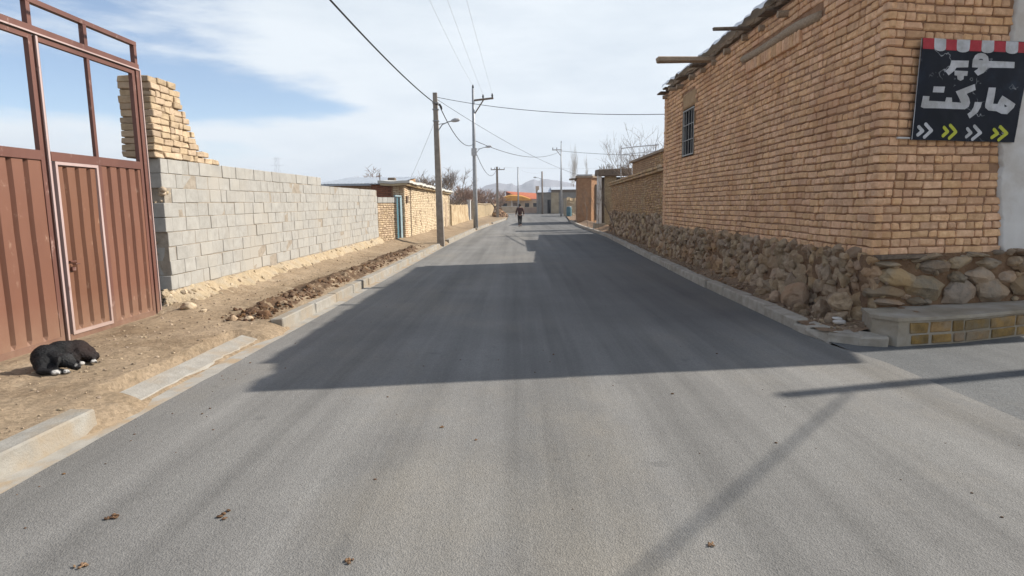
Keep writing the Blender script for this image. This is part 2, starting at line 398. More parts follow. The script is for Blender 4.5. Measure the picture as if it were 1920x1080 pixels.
# left gutter
mb = MB()
def gut(u, v):
    y = -4 + v * 70; xl = road_l(y); return (xl + .06 - u * .30, y, -.010 + .004 * nz(u * 9, y * 5))
mb.grid(gut, 3, 280)
structure(mb.build('gutter', M['gutter']))

# left verge ---------------------------------------------------------
def foot_x(y): return -4.95 if y < 12 else -4.95 + .03 * (y - 12)
lwall = lerp_table([(9, -5.36), (23.5, -5.38), (25.2, -4.9), (43, -4.7), (62, -4.6), (82, -4.1), (118, -3.6)])
def kerb_back(y): return road_l(y) - .42
def verge_edge(y): return road_l(y) - .155 + (.11 + .04 * nz(y * 6, 1.)) * (max(0., 1 - abs(y - 4.78) / .42) ** .5 + max(0., 1 - abs(y - 7.92) / .5) ** .5 + max(0., 1 - abs(y - 26.3) / 1.2) ** .5) + .012 * nz(y * 5, 7.)
def verge_l(x, y):
    kx = kerb_back(y)
    t = max(0., min(1., (kx - x) / .5))
    z = .105 + .03 * t
    z += .035 * fbm(x * 1.3, y * .9, 2.) + .016 * fbm(x * 6, y * 6, 5.)
    if y > 9:   # bank against the walls
        wx = lwall(y); t2 = max(0., 1 - max(0., x - wx) / .9); z += .20 * t2 * t2 * min(1., (y - 9) / 1.)
    if 8 < y < 24:   # dug heap line behind the kerb
        d = abs(x - (kx - .35 - .1 * nz(y * .7, 3.))); z += max(0., .10 - d * .25) * (0.6 + 1.2 * fbm(x * 5, y * 4, 1.)) * min(1, (y - 8) * .8)
    if x > kx:  # the earth runs down into the gutter where the kerb is broken
        s = min(1., (x - kx) / (verge_edge(y) - kx)); z = z * (1 - s * s) + (-.03) * s * s
    if y < 9 and x < -5.2: z = min(z, .10)
    if 5.1 < y < 7.6 and x > kx - .15: z = min(z, .02) - .03 * (x - kx + .15)
    return z
mb = MB()
def strip(y0, y1, dy, dx):
    n = int((y1 - y0) / dy); k = int(4.2 / dx)
    def f(u, v):
        y = y0 + (y1 - y0) * v; xr = verge_edge(y); x = xr - u * 4.2
        return (x, y, verge_l(x, y))
    mb.grid(f, k, n)
strip(1.5, 14, .06, .06); strip(14, 32, .15, .1); strip(32, 118, .6, .25)
structure(mb.build('verge', M['earth'], smooth=True))

# right verge -----------------------------------------------------------
rwall = lerp_table([(7, 4.42), (18.7, 4.36), (35, 5.2), (40, 5.3), (52, 5.3), (60, 6), (90, 8.6), (106, 12)])
def verge_r(x, y):
    a, c = road_r(y) + .18, rwall(y) + .3
    t = max(0., min(1., (x - a) / (c - a)))
    return .10 + .22 * t * t + .025 * fbm(x * 2, y * 1.4, 3.) + .02 * fbm(x * 7, y * 6, 9.)
mb = MB()
def strip(y0, y1, dy, k):
    def f(u, v):
        y = y0 + (y1 - y0) * v; a = road_r(y) + .03; c = rwall(y) + (.5 if y < 60 else 3.); x = a + (c - a) * u
        return (x, y, verge_r(x, y))
    mb.grid(f, k, int((y1 - y0) / dy))
strip(7.25, 20, .07, 18); strip(20, 46, .15, 14); strip(46, 106, .6, 10)
structure(mb.build('verge', M['earth_right'], smooth=True))

# kerbs ------------------------------------------------------------------
def kerb_run(y0, y1, fx, side, w, h, L, mats, name, tilt=.03, jit=.008):
    mb = MB(); y = y0
    while y < y1 - .05:
        l = min(L * R.uniform(.85, 1.15), y1 - y)
        if L > 4 or y1 - y - l < .3: l = y1 - y
        xa, xb = fx(y), fx(y + l)
        d = V((xb - xa, l, 0)).normalized(); n = V((d.y, -d.x, 0))        # n points to +x
        up = V((0, 0, 1)) + n * (-tilt * side); up.normalize()
        mid = V(((xa + xb) / 2, y + l / 2, 0)) - n * side * (w / 2) + V((R.uniform(-.006, .006), 0, (h - .1) / 2 + R.uniform(-.008, .006)))
        mb.cbox(mid, (n, d, up), (w / 2, l / 2 - .006, (h + .1) / 2), .014, jit)
        y += l
    return structure(mb.build(name, mats))
gx = lambda y: road_l(y) - .16
kerb_run(.2, 4.5, gx, 1, .20, .15, 4.3, M['kerb'], 'kerb', .08, .004)
kerb_run(8.2, 24.9, gx, 1, .17, .15, 1.25, M['kerb'], 'kerb')
kerb_run(27.7, 41.3, gx, 1, .17, .15, 1.0, M['kerb'], 'kerb')
kerb_run(42.2, 52, gx, 1, .17, .14, 1.0, M['kerb'], 'kerb')
kerb_run(55.5, 76, gx, 1, .17, .14, 1.0, M['kerb'], 'kerb')
# sunken flat kerb in front of the gate
mb = MB()
def flat(u, v):
    y = 5.0 + v * 2.6; x0 = road_l(y) - .17 - .06 * abs(nz(y * 2.3, 6.)) - (.07 if y > 6.4 else 0) * abs(nz(y * 5, 2.)); x1 = road_l(y) - .48
    z = -.004 + .075 * u + .005 * nz(u * 3, y * 4)
    if v in (0., 1.) or u in (0., 1.): z -= .07
    return (x0 + (x1 - x0) * u, y, z + .012)
mb.grid(flat, 6, 50)
structure(mb.build('kerb', M['kerb']))
kr = lambda y: road_r(y) + .0
kerb_run(7.9, 31, kr, -1, .19, .15, 1.0, M['kerb_grey'], 'kerb', .02, .018)
kerb_run(31, 60, kr, -1, .19, .15, 1.2, M['kerb_grey'], 'kerb', .02, .012)
# curved broken kerb end that runs into the step at the shop corner
mb = MB()
pts = [(3.58, 7.9), (3.60, 7.55), (3.72, 7.25), (3.95, 7.02), (4.2, 6.90)]
for a, b in zip(pts, pts[1:]):
    d = V((b[0] - a[0], b[1] - a[1], 0)); l = d.length; d.normalize(); n = V((-d.y, d.x, 0))
    if n.x < 0: n = -n
    mid = V(((a[0] + b[0]) / 2, (a[1] + b[1]) / 2, .025)) + n * .13
    mb.cbox(mid, (n, d, V((0, 0, 1))), (.15, l / 2 + .03, .075), .02, .022)
structure(mb.build('kerb', M['kerb_grey']))

# dark dug-over soil behind the left kerb
mb = MB()
def dug(u, v):
    y = 8.6 + v * 14.2; kx = kerb_back(y)
    w = max(.05, .30 + .26 * nz(y * .55, 2.) + .16 * nz(y * 1.9, 5.)) * min(1, v * 12 + .1, (1 - v) * 8 + .1)
    cx = kx - .42 - .16 * nz(y * .45, 9.); x = min(kx - .01, cx + w * (u * 2 - 1) * 1.5)
    e = 1 - abs(u * 2 - 1)
    return (x, y, verge_l(x, y) - .03 + min(1, e * 2.5) * (.038 + .035 * fbm(x * 7, y * 6, 2.)))
mb.grid(dug, 26, 300)
tag(mb.build('dug_soil', M['dark_earth'], smooth=True), 'dark freshly dug soil in a ragged strip behind the left kerb', 'soil', kind='stuff')

# mountains ------------------------------------------------------------------
prof = lerp_table([(-900, 14), (-420, 22), (-250, 30), (-150, 33), (-98, 42), (-70, 50), (-46, 59), (-28, 55), (-14, 58), (-6, 50), (8, 50), (20, 56), (37, 65), (52, 61), (60, 65), (76, 66), (95, 61), (114, 57), (147, 45), (220, 38), (420, 40), (900, 26)])
mb = MB()
def mtn(u, v):
    x = -1000 + 2000 * u; y = 1380 + 420 * v
    ridge = max(0., 1 - abs(v - .5) * 2)
    h = prof(x * 1500 / (1380 + 210)) * 1.06 * (ridge ** 1.0)
    h += (11 * fbm(x * .018, y * .012, 1., 6) - 2) * min(1, ridge * 2.2) * (1 - .55 * ridge)
    return (x, y, -1 + max(0, h))
mb.grid(mtn, 400, 26)
structure(mb.build('mountains', M['hill'], smooth=True))

# ================================================================== LEFT SIDE
# ---- metal gate
gate = thing('metal_gate', 'tall brown sheet metal gate with open bar frame on top, dog sleeping at its foot', 'gate')
GX = -5.40
mb = MB()
def barz(x, y, z0, z1, w=.05, d=.06): mb.box(x - d, x, y - w / 2, y + w / 2, z0, z1)
for y in (5.2, 9.0): barz(GX + .01, y, .04, 3.62, .07, .08)
for y in (5.2, 6.2, 7.08, 7.98, 9.0): barz(GX + .005, y, 3.70, 3.95, .06, .06)
mb.box(GX - .07, GX + .012, 5.16, 9.04, 3.62, 3.70)
mb.box(GX - .06, GX + .008, 5.16, 9.03, 3.95, 4.005)
mb.build('frame', M['gate_frame'], gate)
mb = MB()   # pink edges of the angle bars, sunlit tone put into their colour
mb.box(GX + .013, GX + .022, 5.2, 9.055, 3.615, 3.632)
mb.box(GX - .02, GX + .024, 9.037, 9.055, .05, 3.612)
mb.build('frame_edge', M['gate_edge'], gate)
def sheet(y0, y1, z0, z1, pitch=.225, ph=.0, dep=.042):
    m = MB(); prof_ = []; y = y0
    k = y0 + ph
    pts = [(y0, 0.)]
    while k < y1 - .09:
        if k > y0 + .01: pts += [(k, 0.), (k + .012, -dep), (k + .048, -dep), (k + .075, 0.)]
        k += pitch
    pts.append((y1, 0.))
    zl = [z0, z0 + .05] + [z0 + .05 + (z1 - z0 - .1) * k / 5 for k in range(1, 5)] + [z1 - .05, z1]
    for (a, da), (b, db) in zip(pts, pts[1:]):
        for za, zb in zip(zl, zl[1:]):
            def P(y, d, z):
                e = 0. if (z >= z1 - .001 or z <= z0 + .001) else 1.
                return (GX - .012 + d * e + .010 * nz(y * 2.1, z * 1.7, 4.), y, z)
            m.quad(P(a, da, za), P(b, db, za), P(b, db, zb), P(a, da, zb))
    return m
def leaf(name, y0, y1, wicket=None):
    m = MB()
    m.box(GX - .06, GX - .004, y0, y0 + .06, .10, 3.6); m.box(GX - .06, GX - .004, y1 - .06, y1, .10, 3.6)
    m.box(GX - .05, GX + .002, y0 + .06, y1 - .06, 2.224, 2.33); m.box(GX - .055, GX + .0, y0 + .06, y1 - .06, .10, .17)
    m.box(GX - .055, GX - .004, y0 + .06, y1 - .06, 3.55, 3.6)
    return m.build(name, M['gate_frame'], gate)
l1 = leaf('gate_leaf', 5.25, 7.10)
sheet(5.31, 7.04, .17, 2.27, ph=.12).build('sheet', M['gate'], l1)
mb = MB(); mb.box(GX - .05, GX - .008, 6.12, 6.18, 2.33, 3.55); mb.build('bar', M['gate_frame'], l1)
l2 = leaf('gate_leaf', 7.13, 8.95)
mb = MB(); mb.box(GX - .02, GX + .012, 7.135, 7.165, .07, 3.60); mb.build('leaf_edge', M['gate_edge'], l2)
sheet(8.06, 8.89, .17, 2.27, ph=.10, pitch=.2).build('sheet', M['gate'], l2)
mb = MB(); mb.box(GX - .05, GX - .002, 7.99, 8.05, .17, 2.27); mb.box(GX - .05, GX - .008, 7.98, 8.03, 2.33, 3.55); mb.build('bar', M['gate_frame'], l2)
w = MB()
for (ya, yb, za, zb) in ((7.225, 7.26, .16, 2.22), (7.93, 7.965, .16, 2.22), (7.26, 7.93, 2.185, 2.22), (7.26, 7.93, .16, .20)):
    w.box(GX - .03, GX + .014, ya, yb, za, zb)
wd = w.build('wicket_door', M['gate_edge'], gate)
sheet(7.262, 7.928, .20, 2.183, ph=.10, pitch=.2).build('sheet', M['gate2'], wd)
m = MB(); m.box(GX - .012, GX + .014, 7.30, 7.40, 1.03, 1.05); m.box(GX - .012, GX + .02, 7.31, 7.37, .93, .97); m.tube([(GX + .012, 7.33, 1.01), (GX + .05, 7.33, 1.01), (GX + .05, 7.40, 1.01)], .008)
m.build('latch', M['gate_frame'], wd)
m = MB(); m.box(GX - .2, GX + .16, 5.0, 9.1, -.02, .065)
m.build('threshold', M['cement'], gate)

# ---- concrete block wall
bw = thing('block_wall', 'long grey concrete block wall on a mud footing beside the brown gate', 'wall')
mb = MB(); CX = -5.36; X_, Y_, Z_ = V((1, 0, 0)), V((0, 1, 0)), V((0, 0, 1))
rise = lambda y: .41 + .006 * (y - 9)
CH = .2225
for c in range(9):
    y = 9.31; first = True
    yend = 23.55 if c < 8 else 16.9
    if c == 7: yend = 23.3
    if c < 4: y += .05 * R.random()
    while y < yend - .04:
        l = R.choice([.40, .40, .40, .34, .2]) if not first else (.4 if c % 2 else .2)
        first = False; l = min(l, yend - y)
        if c == 6 and y < 9.5: y += .24; continue
        z = rise(y + l / 2) + CH * (c + .5) + .010 * nz(y * .5, c * 3.)
        mb.cbox(V((CX - .10 + R.uniform(-.008, .008), y + l / 2, z)), (X_, Y_, Z_), (.10, l / 2 - .0045, CH / 2 - .004), .006, .003)
        y += l
mb.build('blocks', M['block'], bw)
mb = MB()
def prism_y(m, y0, y1, x0, x1, zl, zh): m.hexa([(x0, y0, zl(y0)), (x1, y0, zl(y0)), (x1, y1, zl(y1)), (x0, y1, zl(y1)), (x0, y0, zh(y0)), (x1, y0, zh(y0)), (x1, y1, zh(y1)), (x0, y1, zh(y1))])
prism_y(mb, 9.36, 16.86, CX - .19, CX - .008, lambda y: rise(y) - .3, lambda y: rise(y) + CH * 9 - .012)
prism_y(mb, 16.87, 23.5, CX - .19, CX - .008, lambda y: rise(y) - .3, lambda y: rise(y) + CH * 8 - .012)
mb.build('mortar', M['block_mortar'], bw)
mb = MB()
def footing(u, v):
    y = 9.22 + v * 14.7
    x0 = CX - .06; x1 = x0 + (.56 - .012 * (y - 9) + .08 * nz(y * 1.4, 3.)) * min(1, .12 + max(0, y - 9.22) * 1.8)
    zt = rise(y) + .03 + .035 * nz(y * 2.2, 7.)
    x = x0 + (x1 - x0) * u
    prof_ = (1 - u) ** .75
    z = -.02 + prof_ * (zt + .02) if u > .02 else zt
    d = .034 * fbm(x * 4, y * 4, z * 4, 6) * (1 if u > .12 else .2)
    return (x + d, y, z + d * .6)
mb.grid(footing, 22, 420)
mb.build('footing', M['footing'], bw, smooth=True)
mb = MB()
for i in range(140):
    y = 9.1 + 13.5 * R.random() ** 1.5; u = R.uniform(.12, .85)
    p = footing(u, max(0, y - 9.22) / 14.7); s = R.uniform(.025, .06)
    mb.rock(V(p) + V((-.01, 0, -.005)), (s * .6, s * 1.2, s * .8), (R.uniform(-.4, .4), R.uniform(-.4, .4), R.uniform(0, 3)), 1 if y > 13 else 2, .3, 1.3, i)
mb.build('footing_stones', M['stone_pale'], bw)
mb = MB()   # broken rubble end beside the gate post
for i in range(90):
    z = R.uniform(.03, 2.0); s = R.uniform(.035, .075)
    xx = CX - R.uniform(.0, .5); yy = 9.33 + R.uniform(-.03, .06)
    if .45 < z < 1.72 and xx > CX - .2: continue
    mb.rock(V((xx + .01, yy, z)), (s, s * .9, s * .7), (R.random(), R.random(), R.random() * 3), 2, .3, 1.4, i + 500, 0, None, 4)
for i in range(26):
    s = R.uniform(.03, .06); mb.rock(V((CX - .03 + R.uniform(-.05, .0), 9.34 + R.uniform(0, .22), 1.76 + .20 * R.random())), (s * .6, s, s * .7), (R.random(), R.random(), R.random() * 3), 2, .3, 1.4, i + 700, 0, None, 7)
mb.build('rubble_end', M['stone_pale'], bw, smooth=True)
mb = MB()
mb.box(CX - .62, CX - .045, 9.39, 9.9, -.05, 2.35)
mb.build('mud_core', M['mudwall'], bw)

# ---- ruined brick pillar on the block wall
pl = thing('brick_pillar', 'crumbling stepped stump of pale brickwork on top of the grey block wall', 'ruined pillar')
mb = MB(); z = rise(9.5) + CH * 9 + .005; ch = .098; c = 0
ptop = lerp_table([(2.4, 11.25), (2.50, 11.0), (2.56, 10.55), (2.7, 10.45), (3.0, 10.25), (3.3, 10.05), (3.45, 9.98), (3.56, 9.85)])
while z + ch < 3.60:
    yend = ptop(z) + R.uniform(-.05, .05)
    for row, x in enumerate((CX - .115, CX - .36)):
        y = 9.21 + R.uniform(-.025, .02)
        if row: y -= .01
        while y < yend - .06:
            l = min(R.choice([.24, .24, .125]), yend - y)
            mb.cbox(V((x + R.uniform(-.016, .016), y + l / 2, z + ch / 2 + R.uniform(-.004, .004))), (X_, Y_, Z_), (.115, l / 2 - .005, ch / 2 - .004), .010, .010)
            y += l
    z += ch; c += 1
mb.build('bricks', M['brick_pale'], pl)
mb = MB(); z = rise(9.5) + CH * 9
zz = z
while zz < 3.5:
    mb.box(CX - .45, CX - .02, 9.235, ptop(zz + ch) - .08, zz, zz + ch - .002); zz += ch
mb.build('mortar', M['mortar_pale'], pl)

# low brick return wall seen through the gate bars
rt = thing('return_wall', 'low broken brick wall seen behind the gate bars left of the ruined pillar', 'wall')
mb = MB()
for c in range(24):
    x = CX - .64; 
    while x > -7.6:
        l = R.choice([.24, .125]); mb.cbox(V((x - l / 2, 9.42 + R.uniform(-.01, .01), .06 + c * .098 + .0)), (X_, Y_, Z_), (l / 2 - .006, .115, .042), .01, .006); x -= l
        if c == 23 and x < -6.2: break
        if c > 21 and x < -6.9: break
mb.build('bricks', M['brick_low'], rt)
mb = MB(); mb.box(-7.5, CX - .66, 9.33, 9.51, 0, 2.2); mb.build('mortar', M['mortar_pale'], rt)

# ---- brick generator for panels
def bricks(mb, P0, ud, nd, u0, u1, zlo, zhi, ch, bl, depth=.08, jit=.006, skip=None, out=.012, und=.02, cham=.012, half=.45, rng=R, bond=False):
    ud = V((ud[0], ud[1], 0)).normalized(); nd = V((nd[0], nd[1], 0)).normalized(); P0 = V((P0[0], P0[1], 0)); up = V((0, 0, 1))
    c = 0; z = zlo
    while z + ch * .6 < zhi:
        u = u0 + rng.uniform(-.02, .0); hf = (.93 if c % 2 else .12) if bond else half
        while u < u1 - .03:
            l = bl * rng.uniform(.92, 1.08) * (.5 if rng.random() < hf else 1.)
            if u1 - u - l < .06: l = u1 - u
            um = u + l / 2
            zz = z + ch / 2 + und * nz(um * .55, z * .8, 11.) + und * .4 * nz(um * 2.1, z * 1.1, 5.)
            if not (skip and skip(um, zz, l)):
                o = rng.uniform(-out, out * .6) + .012 * nz(um * 1.3, zz * 1.3, 2.)
                hz = ch / 2 - .009
                tl = rng.uniform(-.008, .008); a0 = (ud + up * tl).normalized(); a2 = (up - ud * tl).normalized()
                mb.cbox(P0 + ud * um + nd * (o - depth / 2) + up * zz, (a0, -nd, a2), (l / 2 - .007, depth / 2, hz), cham * rng.uniform(.6, 2.1), jit, 0, rng)
            u += l
        z += ch; c += 1

# ---- brick pier with block cap by the blue door
pr = thing('brick_pier', 'narrow pale brick pier with a grey block cap left of the blue door', 'pier')
A, B = V((-5.36, 23.6, 0)), V((-4.93, 25.15, 0)); d = (B - A); L = d.length; d.normalize(); n = V((d.y, -d.x, 0))
mb = MB(); bricks(mb, A, d, n, 0, L, .0, 1.80, .085, .22); mb.build('bricks', M['brick_pale'], pr)
mb = MB(); mb.hexa([tuple(A - n * .30 + V((0, 0, -.05))), tuple(A - n * .02 + V((0, 0, -.05))), tuple(B - n * .02 + V((0, 0, -.05))), tuple(B - n * .30 + V((0, 0, -.05)))] + [tuple(A - n * .30 + V((0, 0, 1.79))), tuple(A - n * .02 + V((0, 0, 1.79))), tuple(B - n * .02 + V((0, 0, 1.79))), tuple(B - n * .3 + V((0, 0, 1.79)))]); mb.build('mortar', M['mortar_pale'], pr)
mb = MB()
for i in range(4): mb.cbox(A + d * (.2 + .4 * i) - n * .09 + V((0, 0, 1.91)), (d, -n, V((0, 0, 1))), (.192, .1, .105), .006, .004)
mb.build('cap', M['block'], pr)

# ---- blue door
dr = thing('blue_door', 'narrow blue metal door standing ajar between brick piers', 'door')
def wall_seg(m, a, b, t, z0, z1, mi=0):
    a, b = V((a[0], a[1], 0)), V((b[0], b[1], 0)); d = (b - a).normalized(); n = V((d.y, -d.x, 0))
    p = [a - n * t, a, b, b - n * t]
    m.hexa([(q.x, q.y, z0) for q in p] + [(q.x, q.y, z1) for q in p], mi)
mb = MB(); wall_seg(mb, (-4.98, 25.18), (-4.955, 25.55), .04, .05, 2.02); mb.build('leaf', M['blue'], dr)
mb = MB(); wall_seg(mb, (-4.96, 26.02), (-4.93, 26.26), .05, .05, 2.02); mb.build('leaf', M['pale_blue'], dr)
mb = MB(); wall_seg(mb, (-5.0, 25.16), (-4.96, 25.19), .06, .02, 2.06); wall_seg(mb, (-4.98, 26.27), (-4.94, 26.32), .06, .02, 2.06); wall_seg(mb, (-4.99, 25.16), (-4.95, 26.32), .06, 2.06, 2.12); mb.build('door_frame', M['pale_blue'], dr)
mb = MB(); wall_seg(mb, (-5.12, 25.2), (-5.10, 26.3), .02, .05, 2.05); mb.build('shade_panel', M['dark'], dr)  # near-black sheet painting the shade seen through the door gap

# ---- gatehouse with red brick front
gh = thing('gatehouse', 'low dark red brick room above the blue door with a dusty flat roof', 'gatehouse')
mb = MB(); mb.box(-6.25, -5.0, 26.40, 29.5, -.05, 2.58); mb.build('wall', M['far_red'], gh)
mb = MB()
def gr(u, v): return (-6.32 + u * 1.5, 26.25 + v * 3.4, 2.60 + .02 * nz(u * 8, v * 8))
mb.grid(gr, 12, 12); mb.build('roof', M['mudroof'], gh)
mb = MB(); mb.cbox(V((-5.45, 26.9, 2.80)), (X_, Y_, Z_), (.16, .14, .09), .03); mb.build('roof_box', M['wood_dark'], gh)
mb = MB(); mb.tube([(-5.95, 26.8, 2.58), (-5.95, 26.8, 3.1)], .02); mb.build('roof_pipe', M['wood_dark'], gh)

# ---- metal roofed shed behind block wall
sh = thing('metal_roofed_shed', 'long low shed with dull bluish sheet roof behind the block wall', 'shed')
mb = MB()
for i in range(50):      # corrugated sheets sloping up away from the road mouth
    x0, x1 = -9.0 + i * .074, -9.0 + (i + 1) * .074
    k = .02 * (i % 2); k2 = .02 * ((i + 1) % 2)
    mb.quad((x0, 27.2, 2.66 + k), (x1, 27.2, 2.66 + k2), (x1, 33, 3.20 + k2), (x0, 33, 3.20 + k))
mb.box(-9.0, -5.3, 27.16, 27.19, 2.58, 2.66)
mb.build('roof', M['roof_blue'], sh)
mb = MB(); mb.hexa([(-8.9, 27.35, -.05), (-5.4, 27.35, -.05), (-5.4, 32.8, -.05), (-8.9, 32.8, -.05), (-8.9, 27.35, 2.62), (-5.4, 27.35, 2.62), (-5.4, 32.8, 3.1), (-8.9, 32.8, 3.1)]); mb.build('wall', M['far_brown'], sh)

# ---- pale brick house
hs = thing('brick_house', 'long low pale brick house with thick white roof edge on the left', 'house')
A, B = V((-4.88, 26.35, 0)), V((-4.70, 42.6, 0)); d = (B - A).normalized(); n = V((d.y, -d.x, 0)); L = (B - A).length
mb = MB(); bricks(mb, A, d, n, .75, L, .1, 2.50, .085, .23, half=.3, rng=random.Random(3), cham=.006)
M['brick_house'] = mat('buff_brick', (.52, .41, .27), (.62, .51, .36), 9, bstr=.6, bscale=60, bdist=.01, island=.12)
mb.build('bricks', M['brick_house'], hs)
mb = MB(); wall_seg(mb, (A + d * .72 - n * .012)[:2], (B - n * .012)[:2], 1.2, -.05, 2.56); mb.build('wall', M['mortar_pale'], hs)
mb = MB(); bricks(mb, A + n * .06, d, n, 0, .72, .05, 2.55, .085, .23, rng=random.Random(5)); bricks(mb, A + n * .06, -n, -d, 0, .5, .05, 2.55, .085, .23, rng=random.Random(6)); mb.build('pilaster', M['brick_house'], hs)
mb = MB(); wall_seg(mb, (A + n * .045 + d * .02)[:2], (A + d * .71 + n * .045)[:2], .55, -.05, 2.55); mb.build('pilaster_core', M['mortar'], hs)
def slab(y0, y1, x0f, x1f, zf, th, mat_, parent, name, nn=60, amp=.03):
    m = MB()
    def top(u, v):
        y = y0 + (y1 - y0) * v; xa, xb = x0f(y), x1f(y)
        x = xa + (xb - xa) * u
        return V((x + (amp * nz(y * 2.2, 1.) if u > .9 else 0), y, zf(y) + amp * nz(x * 1.7, y * 1.9, 3.)))
    def bot(u, v): p = top(u, v); p.z -= th * (1 + .3 * nz(p.y * 1.8, 8.)); return p
    m.grid(top, 8, nn); m.grid(lambda u, v: bot(1 - u, v), 8, nn)
    m.grid(lambda u, v: top(1, v).lerp(bot(1, v), 1 - u), 2, nn); m.grid(lambda u, v: top(0, v).lerp(bot(0, v), u), 2, nn)
    m.grid(lambda u, v: top(u, 0).lerp(bot(u, 0), 1 - v), 8, 2); m.grid(lambda u, v: top(u, 1).lerp(bot(u, 1), v), 8, 2)
    return m.build(name, mat_, parent)
slab(26.1, 42.9, lambda y: -5.9, lambda y: -4.55 + .006 * (y - 26), lambda y: 2.74 - .006 * (y - 26), .10, M['lime'], hs, 'roof', 110, .06)
slab(26.1, 42.9, lambda y: -5.8, lambda y: -4.66 + .006 * (y - 26), lambda y: 2.63 - .006 * (y - 26), .09, M['mudwall'], hs, 'eave', 110, .06)
mb = MB(); mb.tube([A + d * 1.5 + n * .03 + V((0, 0, .2)), A + d * 1.5 + n * .03 + V((0, 0, 2.5))], .018); mb.build('conduit', M['wood_dark'], hs)
mb = MB(); mb.cbox(A + d * .36 + n * .08 + V((0, 0, 1.95)), (d, -n, Z_), (.14, .05, .15), .01); mb.build('meter_box', M['wood_dark'], hs)
mb = MB(); wall_seg(mb, (A + d * 13.6 + n * .02)[:2], (A + d * 14.6 + n * .02)[:2], .05, .1, 1.9); mb.build('door', M['wood'], hs)

# ---- mud wall farther on
mw = thing('mud_wall', 'rough mud wall with brushwood along its top beyond the pale house', 'wall')
mb = MB()
def mwf(u, v):
    y = 42.7 + u * 14.8; z = v * (1.72 + .12 * nz(y * .8, 2.)); x = -4.68 + .10 * fbm(y * 1.6, z * 2, 1.) + .1 * (1 - v); return (x, y, z)
mb.grid(mwf, 90, 12)
mb.grid(lambda u, v: (mwf(u, 1)[0] - .4 * v, mwf(u, 1)[1], mwf(u, 1)[2]), 90, 1)
mb.grid(lambda u, v: (-4.6 - u * .5, 42.7, v * 1.7), 4, 4)
mb.build('wall', M['mudwall'], mw, smooth=True)
mb = MB()
for i in range(150):
    y = 43 + R.random() * 12; x = -4.9 + R.uniform(-.3, .25); mb.tube([(x, y, 1.72), (x + R.uniform(-.3, .4), y + R.uniform(-.6, .6), 1.85 + R.random() * .22)], .015, 4)
mb.build('brushwood', M['wood_dark'], mw)

# ---- white gate posts
gp = thing('gate_post', 'white painted metal gate post between mud walls on the left', 'gate post')
mb = MB(); mb.cbox(V((-4.66, 58.6, 1.12)), (X_, Y_, Z_), (.16, .34, 1.02), .02); mb.build('post', M['steel_white'], gp)
mb = MB(); mb.cbox(V((-4.66, 58.6, .06)), (X_, Y_, Z_), (.26, .45, .1), .02); mb.build('base', M['cement'], gp)
mb = MB(); mb.cbox(V((-4.66, 58.6, 2.17)), (X_, Y_, Z_), (.19, .38, .04), .01); mb.build('cap', M['steel_white'], gp)
gp2 = thing('gate_post', 'cream masonry gate post just beyond the white metal post', 'gate post')
mb = MB(); mb.cbox(V((-4.60, 61.6, 1.0)), (X_, Y_, Z_), (.2, .4, 1.0), .03, .02); mb.build('post', M['buff'], gp2)
mb = MB(); mb.cbox(V((-4.60, 61.6, 2.04)), (X_, Y_, Z_), (.26, .46, .05), .02); mb.build('cap', M['cement'], gp2)
# ---- far pale wall
fw = thing('boundary_wall', 'low pale boundary wall receding toward the road bend on the left', 'wall')
mb = MB()
def fwf(u, v):
    y = 62.2 + u * 50; x = lerp_table([(62, -4.55), (82, -4.05), (112, -3.7)])(y) + .05 * nz(y, v * 3.); return (x, y, v * (1.80 + .08 * nz(y * .5, 1.)))
mb.grid(fwf, 60, 5); mb.grid(lambda u, v: (fwf(u, 1)[0] - .35 * v, fwf(u, 1)[1], fwf(u, 1)[2]), 60, 1); mb.grid(lambda u, v: (-4.55 - .35 * u, 62.2, 1.8 * v), 2, 2)
mb.build('wall', M['far_pale'], fw)
mb = MB()
mb.grid(lambda u, v: (fwf(u, 1)[0] + .06 - .47 * v, fwf(u, 1)[1], fwf(u, 1)[2] + .03 + .08 * math.sin(v * 3.14)), 60, 4); mb.build('coping', M['mudwall'], fw)

# ---- rusty heap
hp = MB()
for i in range(110):
    a = R.random() * 6.28; r = R.random() ** .6
    x = -2.5 + math.cos(a) * r * .8; y = 84 + math.sin(a) * r * 2.2; h = 1.45 * (1 - r * .75)
    hp.rock(V((x, y, h * R.uniform(.2, .85))), (.22, .4, .2), (R.random(), R.random(), R.random() * 3), 2, .7, 2.4, i)
tag(hp.build('brush_heap', M['brush']), 'rusty brown heap of dry brush by the bend of the road', 'brush heap')

# ================================================================== RIGHT SIDE
CA = V((4.40, 7.65, 0)); CB = V((4.36, 18.75, 0))
ED = V((1, .2, 0)).normalized(); EN = V((ED.y, -ED.x, 0))      # end wall direction and outward normal
LD = (CB - CA).normalized(); LN = V((-LD.y, LD.x, 0))          # long wall
LL = (CB - CA).length
WU0, WU1, WZ0, WZ1 = 7.95, 9.05, 2.84, 4.06                       # window
bd = thing('brick_building', 'tall tan adobe brick shop building on a rubble stone base at the right corner', 'building')
rb = random.Random(21)
mb = MB()
LOGU0, LOGU1, LOGZ = 1.7, 4.75, 4.36
def sk(u, z, l):
    if WU0 - .06 < u < WU1 + .06 and WZ0 - .03 < z < WZ1 + .42: return True
    if LOGU0 - .05 < u < LOGU1 + .05 and abs(z - LOGZ) < .10: return True
    return False
def upper(u): return 4.72
bricks(mb, CA, LD, LN, 0.0, LL, .965, 4.78, .104, .27, .10, .006, sk, .010, .02, .009, .62, rb, True)
